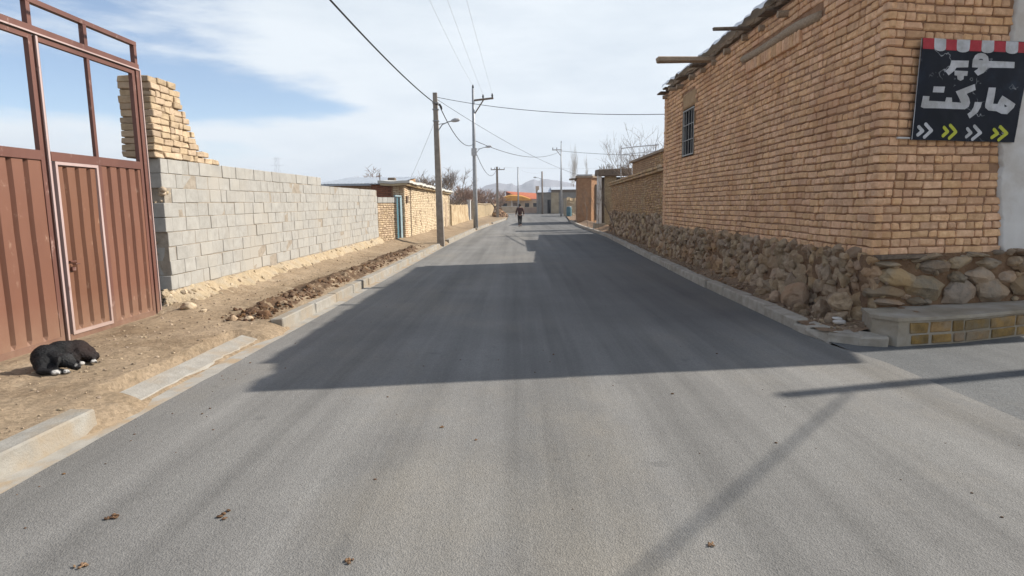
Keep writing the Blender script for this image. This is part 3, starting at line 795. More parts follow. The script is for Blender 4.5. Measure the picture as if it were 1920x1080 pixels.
# bonded quoins at the corner read from both sides
pedge = lerp_table([(.9, 1.97), (1.15, 1.90), (1.4, 1.88), (1.8, 1.80), (2.2, 1.79), (2.35, 1.74), (3.3, 1.76), (4.1, 1.80), (4.9, 1.85)])
def sk2(u, z, l):
    e = pedge(z)
    return u + l * .3 > e
bricks(mb, CA, ED, EN, -.012, 2.35, .965, 4.78, .104, .27, .10, .006, sk2, .010, .012, .009, .45, rb, True)
# soldier course under the log
u = LOGU0 + .6
while u < LOGU1 - .3:
    mb.cbox(CA + LD * u + LN * .004 + V((0, 0, LOGZ - .19)), (LD, -LN, V((0, 0, 1))), (.045, .05, .10), .012, .007); u += .105
mb.build('bricks', M['brick'], bd)
mb = MB()
def panel(m, P, ud, nd, off, u0, u1, z0, z1, nu=40, nv=20):
    def f(a, b):
        u = u0 + (u1 - u0) * a; z = z0 + (z1 - z0) * b
        o = off + .008 * fbm(u * 5, z * 5, 3.)
        p = P + ud * u + nd * o; return (p.x, p.y, z)
    m.grid(f, nu, nv)
o_ = -.026
panel(mb, CA, LD, LN, o_, .02, WU0, .8, 4.85, 80, 40); panel(mb, CA, LD, LN, o_, WU1, LL, .8, 4.85, 40, 40)
panel(mb, CA, LD, LN, o_, WU0, WU1, .8, WZ0, 20, 20); panel(mb, CA, LD, LN, o_, WU0, WU1, WZ1, 4.85, 20, 10)
panel(mb, CA, ED, EN, o_, .02, 3.0, .8, 4.85, 40, 40)
mb.build('mortar', M['mortar'], bd)
mb = MB()  # solid body behind the facing
p0 = CA + LN * -.13 + ED * .0 + V((0, .15, 0)); 
poly = [(4.54, 7.85), (13.0, 9.55), (13.0, 18.6), (4.50, 18.6)]
mb.prism(poly, -.05, 4.84); mb.build('wall', M['mortar'], bd)
mb = MB()  # far return wall
mb.box(4.37, 4.56, 18.5, 18.73, .0, 4.82); mb.build('return_wall', M['brick'], bd)
# plaster on the end wall
mb = MB()
def plas(a, b):
    z = .95 + b * 3.95
    e = pedge(z) + .035 * nz(z * 9, 1.) + .02 * nz(z * 27, 4.) - .03
    u = e + (6.5 - e) * a ** 1.6
    p = CA + ED * u + EN * (.022 + .006 * fbm(u * 3, z * 3, 1.) - (.05 if a == 0 else 0)); return (p.x, p.y, z)
mb.grid(plas, 40, 160); mb.build('plaster', M['plaster'], bd, smooth=True)
# window
wn = MB(); W_ = lambda u, z, o: tuple(CA + LD * u + LN * o + V((0, 0, z)))
def wbar(m, u0, u1, z0, z1, o0, o1): m.hexa([W_(u0, z0, o1), W_(u0, z0, o0), W_(u1, z0, o0), W_(u1, z0, o1), W_(u0, z1, o1), W_(u0, z1, o0), W_(u1, z1, o0), W_(u1, z1, o1)])
a, b, c, d = WU0 + .05, WU1 - .05, WZ0 + .03, WZ1 - .03
for q in ((a, a + .03, c, d), (b - .03, b, c, d), (a + .03, b - .03, c, c + .03), (a + .03, b - .03, d - .03, d)): wbar(wn, *q, .0, -.05)
wf = wn.build('window', M['window_frame'], bd)
m = MB()
for k in range(1, 4):
    uu = a + (b - a) * k / 4; wbar(m, uu - .006, uu + .006, c + .03, d - .03, -.012, -.028)
for k in (1, 2):
    zz = c + (d - c) * k / 3; wbar(m, a + .03, b - .03, zz - .009, zz + .009, -.004, -.0118)
m.build('bars', M['window_frame'], wf)
m = MB(); wbar(m, a - .045, b + .045, c - .025, d + .025, -.07, -.08); m.build('pane', M['dark'], wf)
m = MB()
def lint(s, t):
    u = WU0 - .05 + (WU1 - WU0 + .1) * s; z = WZ1 + .0 + .40 * t
    return tuple(CA + LD * u + LN * (.0 + .012 * fbm(u * 4, z * 4, 2.) - (.03 if s in (0, 1) or t in (0, 1) else 0)) + V((0, 0, z)))
m.grid(lint, 16, 8)
m.grid(lambda s, t: tuple(CA + LD * (WU0 + (WU1 - WU0) * s) + LN * (-.085 * t) + V((0, 0, WZ1))), 4, 2)
m.grid(lambda s, t: tuple(CA + LD * (WU0 + (WU1 - WU0) * s) + LN * (-.085 * t) + V((0, 0, WZ0))), 4, 2)
for uu in (WU0, WU1): m.grid(lambda s, t: tuple(CA + LD * uu + LN * (-.085 * t) + V((0, 0, WZ0 + (WZ1 - WZ0) * s))), 4, 2)
m.build('window_plaster', mat('mud_plaster_lintel', (.34, .21, .11), (.44, .29, .16), 6, bstr=.7, bscale=30), bd)
# log lintel
m = MB()
m.tube([CA + LD * (LOGU0 + (LOGU1 - LOGU0) * k / 8) + LN * (-.02 + .012 * math.sin(k)) + V((0, 0, LOGZ - .05 + .025 * math.sin(k * .7) + .012 * k)) for k in range(9)], [.075, .08, .083, .08, .078, .08, .076, .072, .066], 9)
m.build('lintel_log', M['wood'], bd, smooth=True)
# eave: log ends, long poles, mud roof
m = MB()
for i in range(12):
    u = 1.2 + i * .86 + R.uniform(-.12, .12); ln = R.uniform(.04, .16) if u < 6 else R.uniform(.08, .24); r = R.uniform(.05, .075)
    z = 4.72 + R.uniform(-.05, .05)
    m = MB(); m.tube([CA + LD * u - LN * .1 + V((0, 0, z)), CA + LD * (u + .02) + LN * ln + V((0, 0, z - .01))], r, 8); m.build('log_end', M['wood'], bd)
for u, ln, z in ((3.4, .2, 4.85), (7.3, .30, 4.84), (8.7, .26, 4.84), (10.2, .24, 4.85), (10.9, .22, 4.84)):   # flat boards laid over the logs
    m = MB(); m.cbox(CA + LD * u + LN * (ln / 2 - .1) + V((0, 0, z)), (LD, LN, V((0, 0, 1))), (R.uniform(.13, .24), ln / 2 + .1, .018), .004, .006); m.build('eave_board', M['wood_dark'], bd)
m = MB(); m.cbox(CA + LD * 6.55 + LN * .55 + V((0, 0, 4.80)), ((LD + LN * .03).normalized(), (LN - LD * .03).normalized(), V((0, 0, 1))), (.085, .72, .055), .02, .012)
m.build('long_beam', M['wood'], bd)
m = MB(); m.cbox(CA + LD * 4.4 + LN * .28 + V((0, 0, 4.87)), ((LD + LN * .05).normalized(), LN, V((0, 0, 1))), (.05, .42, .03), .01, .008)
m.build('roof_plank', M['wood_dark'], bd)
m = MB()
def rtop(a, b, lo=False):
    y = 7.12 + b * 11.6
    xl = 4.40 - .02 - .06 * (1 + fbm(y * 1.3, 2., 0.)) - (.05 * nz(y * 5, 7.) if True else 0)
    x = xl + 8.6 * a
    ye = 7.12 + .135 * (x - 4.3) if x < 10.45 else 8.60 + .2 * (x - 11.4)  # unseen end overhang, stepped to set the shadow edge and lit bench strip
    y2 = y + (ye - 7.12) * (1 - b)
    z = 4.885 + .0 if lo else 4.965 + .10 * fbm(x * 2, y * 2.2, 1.) - (.05 if a == 0 else 0)
    if lo and a == 0: z += .02 * nz(y * 4, 1.)
    return (x + (.03 if lo and a == 0 else 0), y2, z)
m.grid(rtop, 60, 150); m.grid(lambda a, b: rtop(1 - a, b, True), 60, 150)
m.grid(lambda a, b: V(rtop(0, b)).lerp(V(rtop(0, b, True)), a), 2, 150); m.grid(lambda a, b: V(rtop(1, b)).lerp(V(rtop(1, b, True)), 1 - a), 2, 150)
m.grid(lambda a, b: V(rtop(a, 0)).lerp(V(rtop(a, 0, True)), 1 - b), 60, 2); m.grid(lambda a, b: V(rtop(a, 1)).lerp(V(rtop(a, 1, True)), b), 60, 2)
m.build('roof', M['mudroof'], bd)
m = MB()
def sheet_(a, b):
    y = 8.2 + b * 10.4; x = 4.22 + .05 * nz(y * 3, 1.) + (.0 if a == 0 else .03 + .6 * (a - .125)); return (x, y, (5.07 + .04 * fbm(y * 3, a * 3)) - (.07 + .05 * nz(y * 4, 3.) if a == 0 else 0))
m.grid(sheet_, 8, 100); m.build('roof_membrane', M['silver'], bd, smooth=True)
# rubble stone base
m = MB(); rs = random.Random(4)
def base_off(z): return .01 + .15 * max(0, (.62 - z)) ** 1.3
z = .98
rows_ = [(.955, .13, .05), (.81, .19, .11), (.62, .22, .12), (.42, .24, .13), (.22, .25, .14), (.06, .2, .15)]
k = 0
for zc, hh, pr_ in rows_:
    u = -.05
    while u < LL + .1:
        w = hh * rs.uniform(.62, 1.5) * (1.25 if u < 3.5 else 1.)
        zz = zc + rs.uniform(-.045, .045)
        c_ = CA + LD * (u + w / 2) + LN * (base_off(zz) * (1.2 if u < 4 else .8) + rs.uniform(-.05, .0)) + V((0, 0, zz))
        m.rock(c_, (w * .62, .085 * rs.uniform(.8, 1.35), hh * .66 * rs.uniform(.85, 1.15)), (rs.uniform(-.25, .25), rs.uniform(-.45, .45), rs.uniform(-.2, .2)), 3 if u < 6 else 2, .26, 1.5, k, 0, (LD, LN, V((0, 0, 1))), 8); k += 1
        u += w * .92
for i in range(120):   # chinking stones
    u = rs.uniform(0, LL); zz = rs.uniform(.08, .98); s = rs.uniform(.03, .06)
    m.rock(CA + LD * u + LN * (base_off(zz) + .07) + V((0, 0, zz)), (s * 1.2, s, s * .8), (rs.random(), rs.random(), rs.random() * 3), 2, .35, 1.3, 900 + i, 0, None, 5)
for (u, o, zz, s) in ((.55, .33, .20, .16), (1.0, .38, .14, .13), (1.35, .30, .26, .24), (1.9, .36, .13, .15), (.2, .30, .12, .18), (.15, .28, .38, .16), (2.6, .30, .14, .14), (.75, .45, .08, .1)):
    m.rock(CA + LD * u + LN * o + V((0, 0, zz)), (s, s * .8, s * .85), (rs.random(), rs.random(), rs.random() * 3), 3, .3, 1.4, 1200 + int(s * 999), 0, None, 7)
sb = m.build('stone_base', M['stone'], bd)
m = MB()
def mudf(a, b):
    u = -.03 + (LL + .06) * a; z = -.02 + 1.0 * b
    return tuple(CA + LD * u + LN * (base_off(z) + .012 + .045 * fbm(u * 4, z * 4, 5.)) + V((0, 0, z)))
m.grid(mudf, 160, 16); m.grid(lambda a, b: tuple(CA + ED * (5 * a) + EN * (.035 + .04 * fbm(a * 20, b * 4, 6.)) + V((0, 0, -.02 + b))), 60, 12)
m.build('base_joint', M['mud'], bd, smooth=True)
m = MB()   # end wall: larger, smoother stones
ST = [(.06, .86, .34, .07), (.22, .70, .50, .19), (.72, .80, .46, .17), (1.12, .86, .32, .16), (1.55, .84, .38, .12), (1.95, .86, .16, .12), (.02, .52, .52, .15), (.62, .55, .58, .30), (1.10, .66, .22, .13), (1.42, .66, .40, .2), (1.86, .66, .26, .14),
      (.10, .38, .5, .08), (.55, .38, .32, .1), (1.12, .46, .48, .26), (1.62, .50, .50, .32), (2.15, .55, .46, .24), (2.2, .80, .45, .22), (2.62, .62, .5, .34), (2.6, .9, .4, .16), (3.1, .7, .5, .3), (3.0, .42, .5, .2), (2.5, .38, .4, .16), (3.6, .6, .5, .4), (3.5, .9, .4, .15), (4.1, .7, .5, .5), (.33, .45, .12, .06), (1.35, .95, .3, .07), (.6, .94, .4, .07), (2.05, .97, .3, .08)]
for i, (u, z, w, h) in enumerate(ST):
    m.rock(CA + ED * (u + .12) + EN * (.0 + rs.uniform(0, .03)) + V((0, 0, z)), (w * .60, .13, h * .66), (rs.uniform(-.05, .05), rs.uniform(-.18, .18), 0), 3, .2, 1.6, 2000 + i, 0, (ED, EN, V((0, 0, 1))), 9)
for i in range(60):
    u = rs.uniform(0, 4); zz = rs.uniform(.33, .98); s = rs.uniform(.03, .055)
    m.rock(CA + ED * u + EN * .05 + V((0, 0, zz)), (s * 1.4, s, s * .8), (rs.random(), rs.random(), rs.random() * 3), 2, .3, 1.4, 2300 + i, 0, None, 5)
m.build('stone_base', M['stone_grey'], bd)
m = MB(); m.cbox(CA + ED * .35 + EN * .04 + V((0, 0, .955)), (ED, EN, V((0, 0, 1))), (.34, .07, .03), .008, .01); m.build('tie_plank', M['wood_dark'], bd)

# ---- step / bench at the shop corner
st = thing('stone_step', 'low cement bench with ochre stone front at the foot of the shop corner', 'bench')
P = [V((4.17, 7.18, 0)), V((4.33, 6.93, 0)), V((5.2, 7.10, 0)), V((6.5, 7.55, 0)), V((9.0, 8.1, 0))]
back = [CA + ED * 4.6 + EN * .02, CA + ED * .05 + EN * .02, V((4.30, 7.55, 0))]
m = MB(); poly = [(p.x, p.y) for p in P[1:] ] + [(back[0].x, back[0].y), (back[1].x, back[1].y), (4.30, 7.62), (4.17, 7.18)]
m.prism(poly, -.05, .285); m.build('body', M['cement'], st)
m = MB()
poly2 = [(4.30, 6.895), (5.21, 7.065), (6.51, 7.515), (9.0, 8.06), (back[0].x, back[0].y), (back[1].x, back[1].y), (4.28, 7.62), (4.14, 7.17)]
m.prism(poly2, .287, .325); m.build('slab', M['cement'], st)
m = MB()
for a, b, us in ((P[1], P[2], (.16, .46, .47, .80, .81, 1.0)), (P[2], P[3], (0., .3, .31, .62, .63, .98))):
    dd = b - a; l = dd.length; dd.normalize(); n_ = V((dd.y, -dd.x, 0))
    for zc, hh in ((.195, .066), (.06, .055)):
        for q in range(0, 6, 2):
            sft = .0 if zc > .1 else .03
            u0, u1 = us[q] * l + sft, us[q + 1] * l + sft * .5
            m.cbox(a + dd * ((u0 + u1) / 2) + n_ * .004 + V((0, 0, zc)), (dd, n_, V((0, 0, 1))), ((u1 - u0) / 2 - .012, .012, hh - .006), .006, .006)
m.build('facing_stones', M['ochre'], st)

# ---- banner
from math import hypot
def BP(u, z, o): return CA + ED * u + EN * (.06 + o) + V((0, 0, z))
def wav(u, z): return .012 * math.sin(u * 5.1 + z * 1.7) + .008 * fbm(u * 3, z * 3, 4.) + .010 * math.sin(z * 4. + 1.)
bn = thing('shop_banner', 'black vinyl banner with white Persian lettering and red striped top on the brick end wall', 'banner')
TL, TR, BR, BL = (.415, 3.558), (1.986, 3.571), (1.883, 2.359), (.379, 2.380)
def bq(a, b):
    t = (TL[0] + (TR[0] - TL[0]) * a, TL[1] + (TR[1] - TL[1]) * a); q = (BL[0] + (BR[0] - BL[0]) * a, BL[1] + (BR[1] - BL[1]) * a)
    return (q[0] + (t[0] - q[0]) * b, q[1] + (t[1] - q[1]) * b)
m = MB()
def clo(a, b, o=0.):
    u, z = bq(a, b); return tuple(BP(u, z, o + wav(u, z)))
m.grid(clo, 60, 50); m.grid(lambda a, b: clo(1 - a, b, -.004), 60, 50)
m.build('cloth', M['vinyl'], bn, smooth=True)
LETTERS=[[(1.157, 3.288), (1.156, 3.336), (1.18, 3.386), (1.216, 3.409), (1.262, 3.417), (1.316, 3.409), (1.359, 3.375), (1.376, 3.326), (1.743, 3.322), (1.744, 3.249), (1.372, 3.247), (1.36, 3.226), (1.325, 3.187), (1.247, 3.151), (1.192, 3.202), (1.235, 3.228), (1.244, 3.246), (1.159, 3.249)], [(0.851, 3.319), (1.105, 3.324), (1.104, 3.247), (0.936, 3.239), (0.91, 3.201), (0.825, 3.143), (0.772, 3.191), (0.817, 3.229), (0.841, 3.267)], [(0.91, 3.204), (1.105, 3.202), (1.102, 3.147), (1.053, 3.146), (1.05, 3.105), (1.006, 3.085), (0.961, 3.103), (0.954, 3.144), (0.916, 3.148)], [(0.613, 3.007), (0.783, 3.01), (0.775, 2.94), (0.607, 2.939)], [(0.474, 2.893), (0.564, 2.891), (0.564, 2.839), (0.803, 2.834), (0.817, 2.886), (0.902, 2.885), (0.917, 2.833), (1.055, 2.83), (0.953, 2.959), (1.216, 3.053), (1.243, 2.984), (1.123, 2.937), (1.169, 2.885), (1.186, 2.831), (1.173, 2.784), (1.118, 2.753), (0.509, 2.753), (0.467, 2.767)], [(1.254, 2.843), (1.359, 2.841), (1.349, 2.784), (1.313, 2.719), (1.2, 2.643), (1.16, 2.698), (1.211, 2.731), (1.244, 2.782)], [(1.421, 3.016), (1.518, 3.015), (1.517, 2.825), (1.576, 2.822), (1.593, 2.871), (1.623, 2.922), (1.829, 2.824), (1.809, 2.779), (1.724, 2.7), (1.644, 2.705), (1.577, 2.736), (1.467, 2.744), (1.416, 2.778), (1.409, 2.816)]]
HOLES=[[(1.232, 3.333), (1.248, 3.348), (1.279, 3.349), (1.296, 3.332)], [(1.666, 2.819), (1.712, 2.796), (1.676, 2.785)]]
CHEVRONS=[('w', [(0.473, 2.534), (0.525, 2.485), (0.467, 2.439)]), ('w', [(0.561, 2.566), (0.649, 2.491), (0.555, 2.412)]), ('y', [(0.824, 2.529), (0.878, 2.481), (0.813, 2.43)]), ('y', [(0.913, 2.555), (1.005, 2.48), (0.906, 2.402)]), ('w', [(1.182, 2.52), (1.242, 2.472), (1.176, 2.424)]), ('w', [(1.284, 2.553), (1.378, 2.473), (1.273, 2.395)]), ('y', [(1.571, 2.514), (1.623, 2.466), (1.546, 2.417)]), ('y', [(1.655, 2.547), (1.758, 2.468), (1.648, 2.389)])]
STRIPE_U=[0.419, 0.581, 0.757, 0.917, 1.094, 1.258, 1.429, 1.599, 1.783, 1.98]

def flat_poly(polys, o, name, mt, parent):
    b_ = bmesh.new()
    for poly in polys:
        vs = [b_.verts.new((u, z, 0)) for u, z in poly]
        f = b_.faces.new(vs)
    bmesh.ops.triangulate(b_, faces=b_.faces[:])
    for _ in range(3):
        es = [e for e in b_.edges if e.calc_length() > .06]
        if not es: break
        bmesh.ops.subdivide_edges(b_, edges=es, cuts=1)
        bmesh.ops.triangulate(b_, faces=b_.faces[:])
    mm = MB(); b_.verts.index_update()
    mm.add([BP(v.co.x, v.co.y, o + wav(v.co.x, v.co.y)) for v in b_.verts], [tuple(v.index for v in f.verts) for f in b_.faces]); b_.free()
    return mm.build(name, mt, parent)
flat_poly(LETTERS, .004, 'lettering', M['print_white'], bn)
for q in HOLES: flat_poly([q], .006, 'lettering_eye', M['vinyl'], bn)
def stroke(pl, w, n=8):
    out = []
    p = [V((x, y, 0)) for x, y in pl]; res = []
    for a, b in zip(p, p[1:]):
        d = (b - a).normalized(); nn = V((-d.y, d.x, 0)); q = []
        for k in range(n + 1):
            t = math.pi * k / n; q.append(b + (nn * -math.cos(t) + d * math.sin(t)) * w)
        for k in range(n + 1):
            t = math.pi * k / n; q.append(a + (nn * math.cos(t) - d * math.sin(t)) * w)
        res.append([(v.x, v.y) for v in q])
    return res
for i, (k, pl_) in enumerate(CHEVRONS):
    s = stroke(pl_, .021)
    mt = M['print_white'] if k == 'w' else M['print_yellow']
    flat_poly([s[0]], .004, 'arrow', mt, bn); flat_poly([s[1]], .0046, 'arrow', mt, bn)
reds, whites = [], []
for i, (a, b) in enumerate(zip(STRIPE_U, STRIPE_U[1:])):
    zt, zb = 3.565, 3.435
    if i % 2 == 0: reds.append([(a, zb), (b, zb), (b, zt - .004), (a, zt - .004)])
    else:
        c_, r_ = (a + b) / 2, (b - a) / 2
        whites.append([(a + .0, zb + .03)] + [(c_ - math.cos(math.pi * k / 8) * r_ * 1.02, zb + .02 - .038 * math.sin(math.pi * k / 8)) for k in range(1, 8)] + [(b, zb + .03), (b, zt), (a, zt)])
for q in reds: flat_poly([q], .004, 'red_stripe', M['print_red'], bn)
for q in whites: flat_poly([q], .0045, 'white_scallop', M['print_white'], bn)
m = MB(); m.tube([BP(.21, 2.405, -.036), BP(.60, 2.40, -.036)], .013, 8); m.build('rod', M['steel_white'], bn)
m = MB(); m.tube([BP(.416, 3.56, .003), BP(.36 + .02, 2.38, .003)], .004, 5); m.build('hem_cord', M['print_white'], bn)

# ---- lower walls beyond the building
lw = thing('garden_wall', 'lower old brick garden wall on a rough stone footing beyond the tall building', 'wall')
A = V((4.52, 18.8, 0)); B = V((5.22, 35.0, 0)); d = (B - A).normalized(); n = V((-d.y, d.x, 0)); L = (B - A).length
m = MB(); bricks(m, A, d, n, 0, L, 1.22, 2.66, .088, .24, .08, .008, None, .022, .06, .012, .45, random.Random(31)); m.build('bricks', M['brick_low'], lw)
m = MB()
for c_ in (0, 1):   # slanting capping courses
    u = 0.
    while u < L:
        l = .30 * R.uniform(.8, 1.1); m.cbox(A + d * (u + l / 2) + n * (.03 + .03 * c_) + V((0, 0, 2.68 + .10 * c_ + .02 * nz(u, c_ * 3.))), (d, -n, Z_), (l / 2 - .006, .12, .042), .012, .008); u += l
m.build('coping', M['brick_low'], lw)
m = MB()
q = [A - n * .34, A - n * .022, B - n * .022, B - n * .34]
m.hexa([(p.x, p.y, -.05) for p in q] + [(p.x, p.y, 2.66) for p in q]); m.build('mortar', M['mortar'], lw)
m = MB()
for i in range(330):
    u = L * R.random() ** 1.2; zz = R.uniform(.18, 1.25); s = R.uniform(.07, .15)
    m.rock(A + d * u + n * (.02 + .14 * max(0, .9 - zz) + R.uniform(-.03, .02)) + V((0, 0, zz)), (s * 1.05, s * .6, s * .95), (R.uniform(-.3, .3), R.uniform(-.4, .4), R.uniform(-.3, .3)), 2, .3, 1.5, 3000 + i, 0, (d, n, Z_), 4)
m.build('stone_footing', mat('tan_rubble', (.30, .205, .13), (.44, .32, .21), 7, bstr=.9, bscale=35, bdist=.02, island=.28), lw, smooth=True)
m = MB()
def ft(a, b): 
    u = L * a; zz = b * 1.26; p = A + d * u + n * (.0 + .14 * max(0, .95 - zz) + .05 * fbm(u * 3, zz * 3, 1.)); return (p.x, p.y, zz)
m.grid(ft, 120, 10); m.build('footing_mud', M['mud'], lw, smooth=True)

bs = thing('brick_shed', 'square pale brown brick shed rising behind the garden wall', 'shed')
m = MB(); A2 = V((5.55, 23.5, 0)); B2 = V((5.62, 30.4, 0)); d2 = (B2 - A2).normalized(); n2 = V((-d2.y, d2.x, 0))
bricks(m, A2, d2, n2, 0, 6.9, 2.3, 3.62, .09, .24, .08, .008, None, .02, .05, .012, .45, random.Random(33)); m.build('bricks', M['brick_low'], bs)
m = MB(); m.box(5.58, 8.6, 23.4, 30.4, -.05, 3.6); m.build('wall', M['far_brown'], bs)
m = MB(); m.box(5.45, 8.7, 23.3, 30.5, 3.602, 3.70); m.build('roof', M['mudroof'], bs)

pf = thing('pipe_frame', 'thin metal pipe frame standing above the garden wall', 'pipe frame')
m = MB(); m.tube([(5.95, 36, .2), (5.95, 36, 4.95)], .03, 6); m.build('post', M['lamp'], pf); m = MB(); m.tube([(5.95, 27, .2), (5.95, 27, 4.2)], .03, 6); m.build('post', M['lamp'], pf)
m = MB(); m.tube([(5.95, 36.0, 4.80), (5.95, 31, 4.45), (5.95, 26.5, 4.10)], .025, 6); m.tube([(5.95, 36.0, 4.45), (5.95, 26.5, 3.85)], .016, 6); m.build('rail', M['lamp'], pf)

gw = thing('gateway', 'dark roofed brick gateway with pale plastered post at the end of the garden wall', 'gateway')
m = MB(); m.cbox(V((5.215, 40, 1.9)), (X_, Y_, Z_), (.145, .14, 1.56), .03, .03); m.build('post', M['plaster'], gw)
m = MB(); m.box(5.62, 6.35, 40.1, 40.5, .1, 3.42); m.build('brick_jamb', M['far_pale'], gw)
m = MB(); m.box(5.36, 7.3, 40.9, 41.0, .1, 3.4); m.box(6.35, 7.3, 40.3, 40.4, .1, 3.2); m.build('doors', M['wood_dark'], gw)
m = MB(); m.cbox(V((6.2, 40.6, 3.66)), (X_, Y_, Z_), (1.08, .9, .22), .04, .04); m.build('roof', M['wood_dark'], gw)
m = MB()
for i in range(60):
    x = R.uniform(5.3, 7.2); m.tube([(x, 40 + R.random(), 3.86), (x + R.uniform(-.15, .15), 40 + R.random(), 4.0 + R.random() * .25)], .012, 4)
m.build('roof_brush', M['wood_dark'], gw)
m = MB(); m.box(4.9, 5.6, 39.7, 40.4, .1, .42); m.build('plinth', M['cement'], gw)

ht = thing('brick_hut', 'small orange brick hut with a flat pale roof beside the right verge', 'hut')
m = MB(); m.prism([(4.95, 52), (6.15, 52), (6.9, 53), (6.9, 58), (5.6, 60)], .0, 3.85); m.build('wall', M['far_orange'], ht)
m = MB(); m.prism([(4.82, 51.85), (6.25, 51.85), (7.1, 52.9), (7.1, 58.2), (5.5, 60.2)], 3.853, 4.0); m.build('roof', M['mudroof'], ht)
m = MB(); m.prism([(4.9, 51.9), (6.2, 51.9), (7.0, 53), (7.0, 58), (5.6, 60)], 4.004, 4.12); m.build('roof_cover', M['lamp'], ht)
m = MB(); m.tube([(4.3, 52.0, 3.72), (5.3, 52.2, 3.80)], .08, 7); m.build('roof_beam', M['wood_dark'], ht)
m = MB(); m.box(6.2, 6.85, 52.45, 52.5, .3, 3.3); m.build('door', M['wood_dark'], ht)

kw = thing('khaki_wall', 'tall crumbling khaki mud wall behind the blue drum near the far steel pole', 'wall')
m = MB()
def kwf(a, b): x = 6.9 + 4.6 * a; return (x, 88 + 1.5 * a + .12 * fbm(x * 2, b * 6), (2.55 + .7 * nz(x * 1.6, 4.)) * b)
m.grid(kwf, 40, 14); m.grid(lambda a, b: (6.9 + .5 * b * 0 , 88 + 6 * b, kwf(0, 1)[2] * a), 6, 6); m.build('wall', M['khaki'], kw)
m = MB(); m.grid(lambda a, b: (kwf(a, 1)[0], kwf(a, 1)[1] - .08 - .1 * b, kwf(a, 1)[2] + .02 - .4 * b), 40, 3); m.build('lime_patch', M['mudwall'], kw)
bl = thing('blue_drum', 'upright blue drum standing by the far steel pole', 'drum')
m = MB(); m.tube([(6.75, 82, .1), (6.75, 82, .6), (6.75, 82, 1.2), (6.75, 82, 1.35)], [.34, .36, .34, .30], 14); m.build('body', M['blue'], bl)
m = MB(); m.tube([(6.75, 82, 1.351), (6.75, 82, 1.40)], [.31, .3], 14); m.build('lid', M['lamp'], bl)

# ================================================================== POLES
def rect_pole(m, x, y, h, w0, w1, lean=(0, 0)):
    m.hexa([(x - w0, y - w0, -.05), (x + w0, y - w0, -.05), (x + w0, y + w0, -.05), (x - w0, y + w0, -.05)] +
           [(x + lean[0] - w1, y - w1, h), (x + lean[0] + w1, y - w1, h), (x + lean[0] + w1, y + w1, h), (x + lean[0] - w1, y + w1, h)])
def lamp(parent, x, y, z, dx, sc=1.):
    a = MB(); a.tube([(x, y, z - .35 * sc), (x + dx * .25, y, z - .1 * sc), (x + dx * .6, y, z + .0), (x + dx * .8, y, z + .03)], .022 * sc, 6); a.tube([(x, y, z - .1 * sc), (x + dx * .35, y, z - .06 * sc)], .014 * sc, 5)
    ar = a.build('lamp_arm', M['steel_pole'], parent)
    b = MB(); s = 1 if dx > 0 else -1
    b.tube([(x + dx * .72, y, z + .02), (x + dx * .80, y, z + .035), (x + dx * .95, y, z + .06), (x + dx * 1.15, y, z + .075), (x + dx * 1.25, y, z + .07)], [.02 * sc, .055 * sc, .085 * sc, .075 * sc, .02 * sc], 10)
    b.build('lamp_head', M['lamp'], ar, smooth=True)
p1 = thing('utility_pole', 'tapered square concrete pole with a street lamp, nearest pole on the left kerb', 'utility pole')
m = MB(); rect_pole(m, -3.22, 25.5, 6.17, .145, .082, (-.08, 0)); m.build('pole', M['concrete_pole'], p1)
lamp(p1, -3.20, 25.42, 5.02, .72)
m = MB(); m.tube([(-3.28, 25.4, 5.72), (-3.10, 25.4, 5.66)], .02, 6); m.tube([(-3.12, 25.4, 5.72), (-3.06, 25.4, 5.60), (-3.03, 25.4, 5.50)], [.035, .05, .03], 8); m.build('insulator', M['cable'], p1)
m = MB()
for z in (5.75, 5.5, 5.05): m = MB(); m.box(-3.41 + .0, -3.16, 25.37, 25.63, z, z + .03); m.build('clamp', M['steel_pole'], p1)
p2 = thing('utility_pole', 'tall grey steel pole with a one sided crossarm and street lamp', 'utility pole')
m = MB(); m.tube([(-2.94, 42.6, -.05), (-2.94, 42.6, 3), (-2.945, 42.6, 6.2), (-2.95, 42.6, 9.45)], [.165, .15, .115, .075], 12); m.build('pole', M['steel_pole'], p2, smooth=True)
m = MB(); m.cbox(V((-2.24, 42.6, 8.74)), (V((1, 0, .1)).normalized(), Y_, V((-.1, 0, 1)).normalized()), (.66, .05, .06), .01); m.tube([(-2.90, 42.6, 7.75), (-2.25, 42.6, 8.70)], .045, 6); m.build('crossarm', M['wood_dark'], p2)
m = MB()
for x, z in ((-2.28, 8.78), (-1.66, 8.84), (-2.95, 9.42)): m = MB(); m.tube([(x, 42.6, z), (x, 42.6, z + .12), (x, 42.6, z + .2), (x, 42.6, z + .28)], [.03, .07, .05, .03], 8); m.build('insulator', M['cable'], p2)
lamp(p2, -2.80, 42.5, 5.55, .85)
m = MB(); m.box(-3.12, -2.76, 42.3, 42.45, 5.0, 5.5); m.build('junction_box', M['lamp'], p2)
p3 = thing('utility_pole', 'short concrete pole with a plain crossarm beside the brush heap', 'utility pole')
m = MB(); rect_pole(m, -2.62, 79, 6.5, .17, .12); m.build('pole', M['concrete_pole'], p3)
m = MB(); m.box(-3.4, -1.66, 78.84, 78.87, 6.08, 6.18)
m.build('crossarm', M['wood_dark'], p3)
m = MB()
for x in (-3.35, -2.9, -2.3, -1.7): m = MB(); m.tube([(x, 78.85, 6.18), (x, 78.85, 6.30), (x, 78.85, 6.38)], [.03, .05, .03], 6); m.build('insulator', M['cable'], p3)
p4 = thing('utility_pole', 'pale slim steel pole standing behind the walking man', 'utility pole')
m = MB(); m.tube([(.05, 110, -.05), (.05, 110, 8.15)], [.17, .10], 10); m.build('pole', M['steel_pole'], p4, smooth=True)
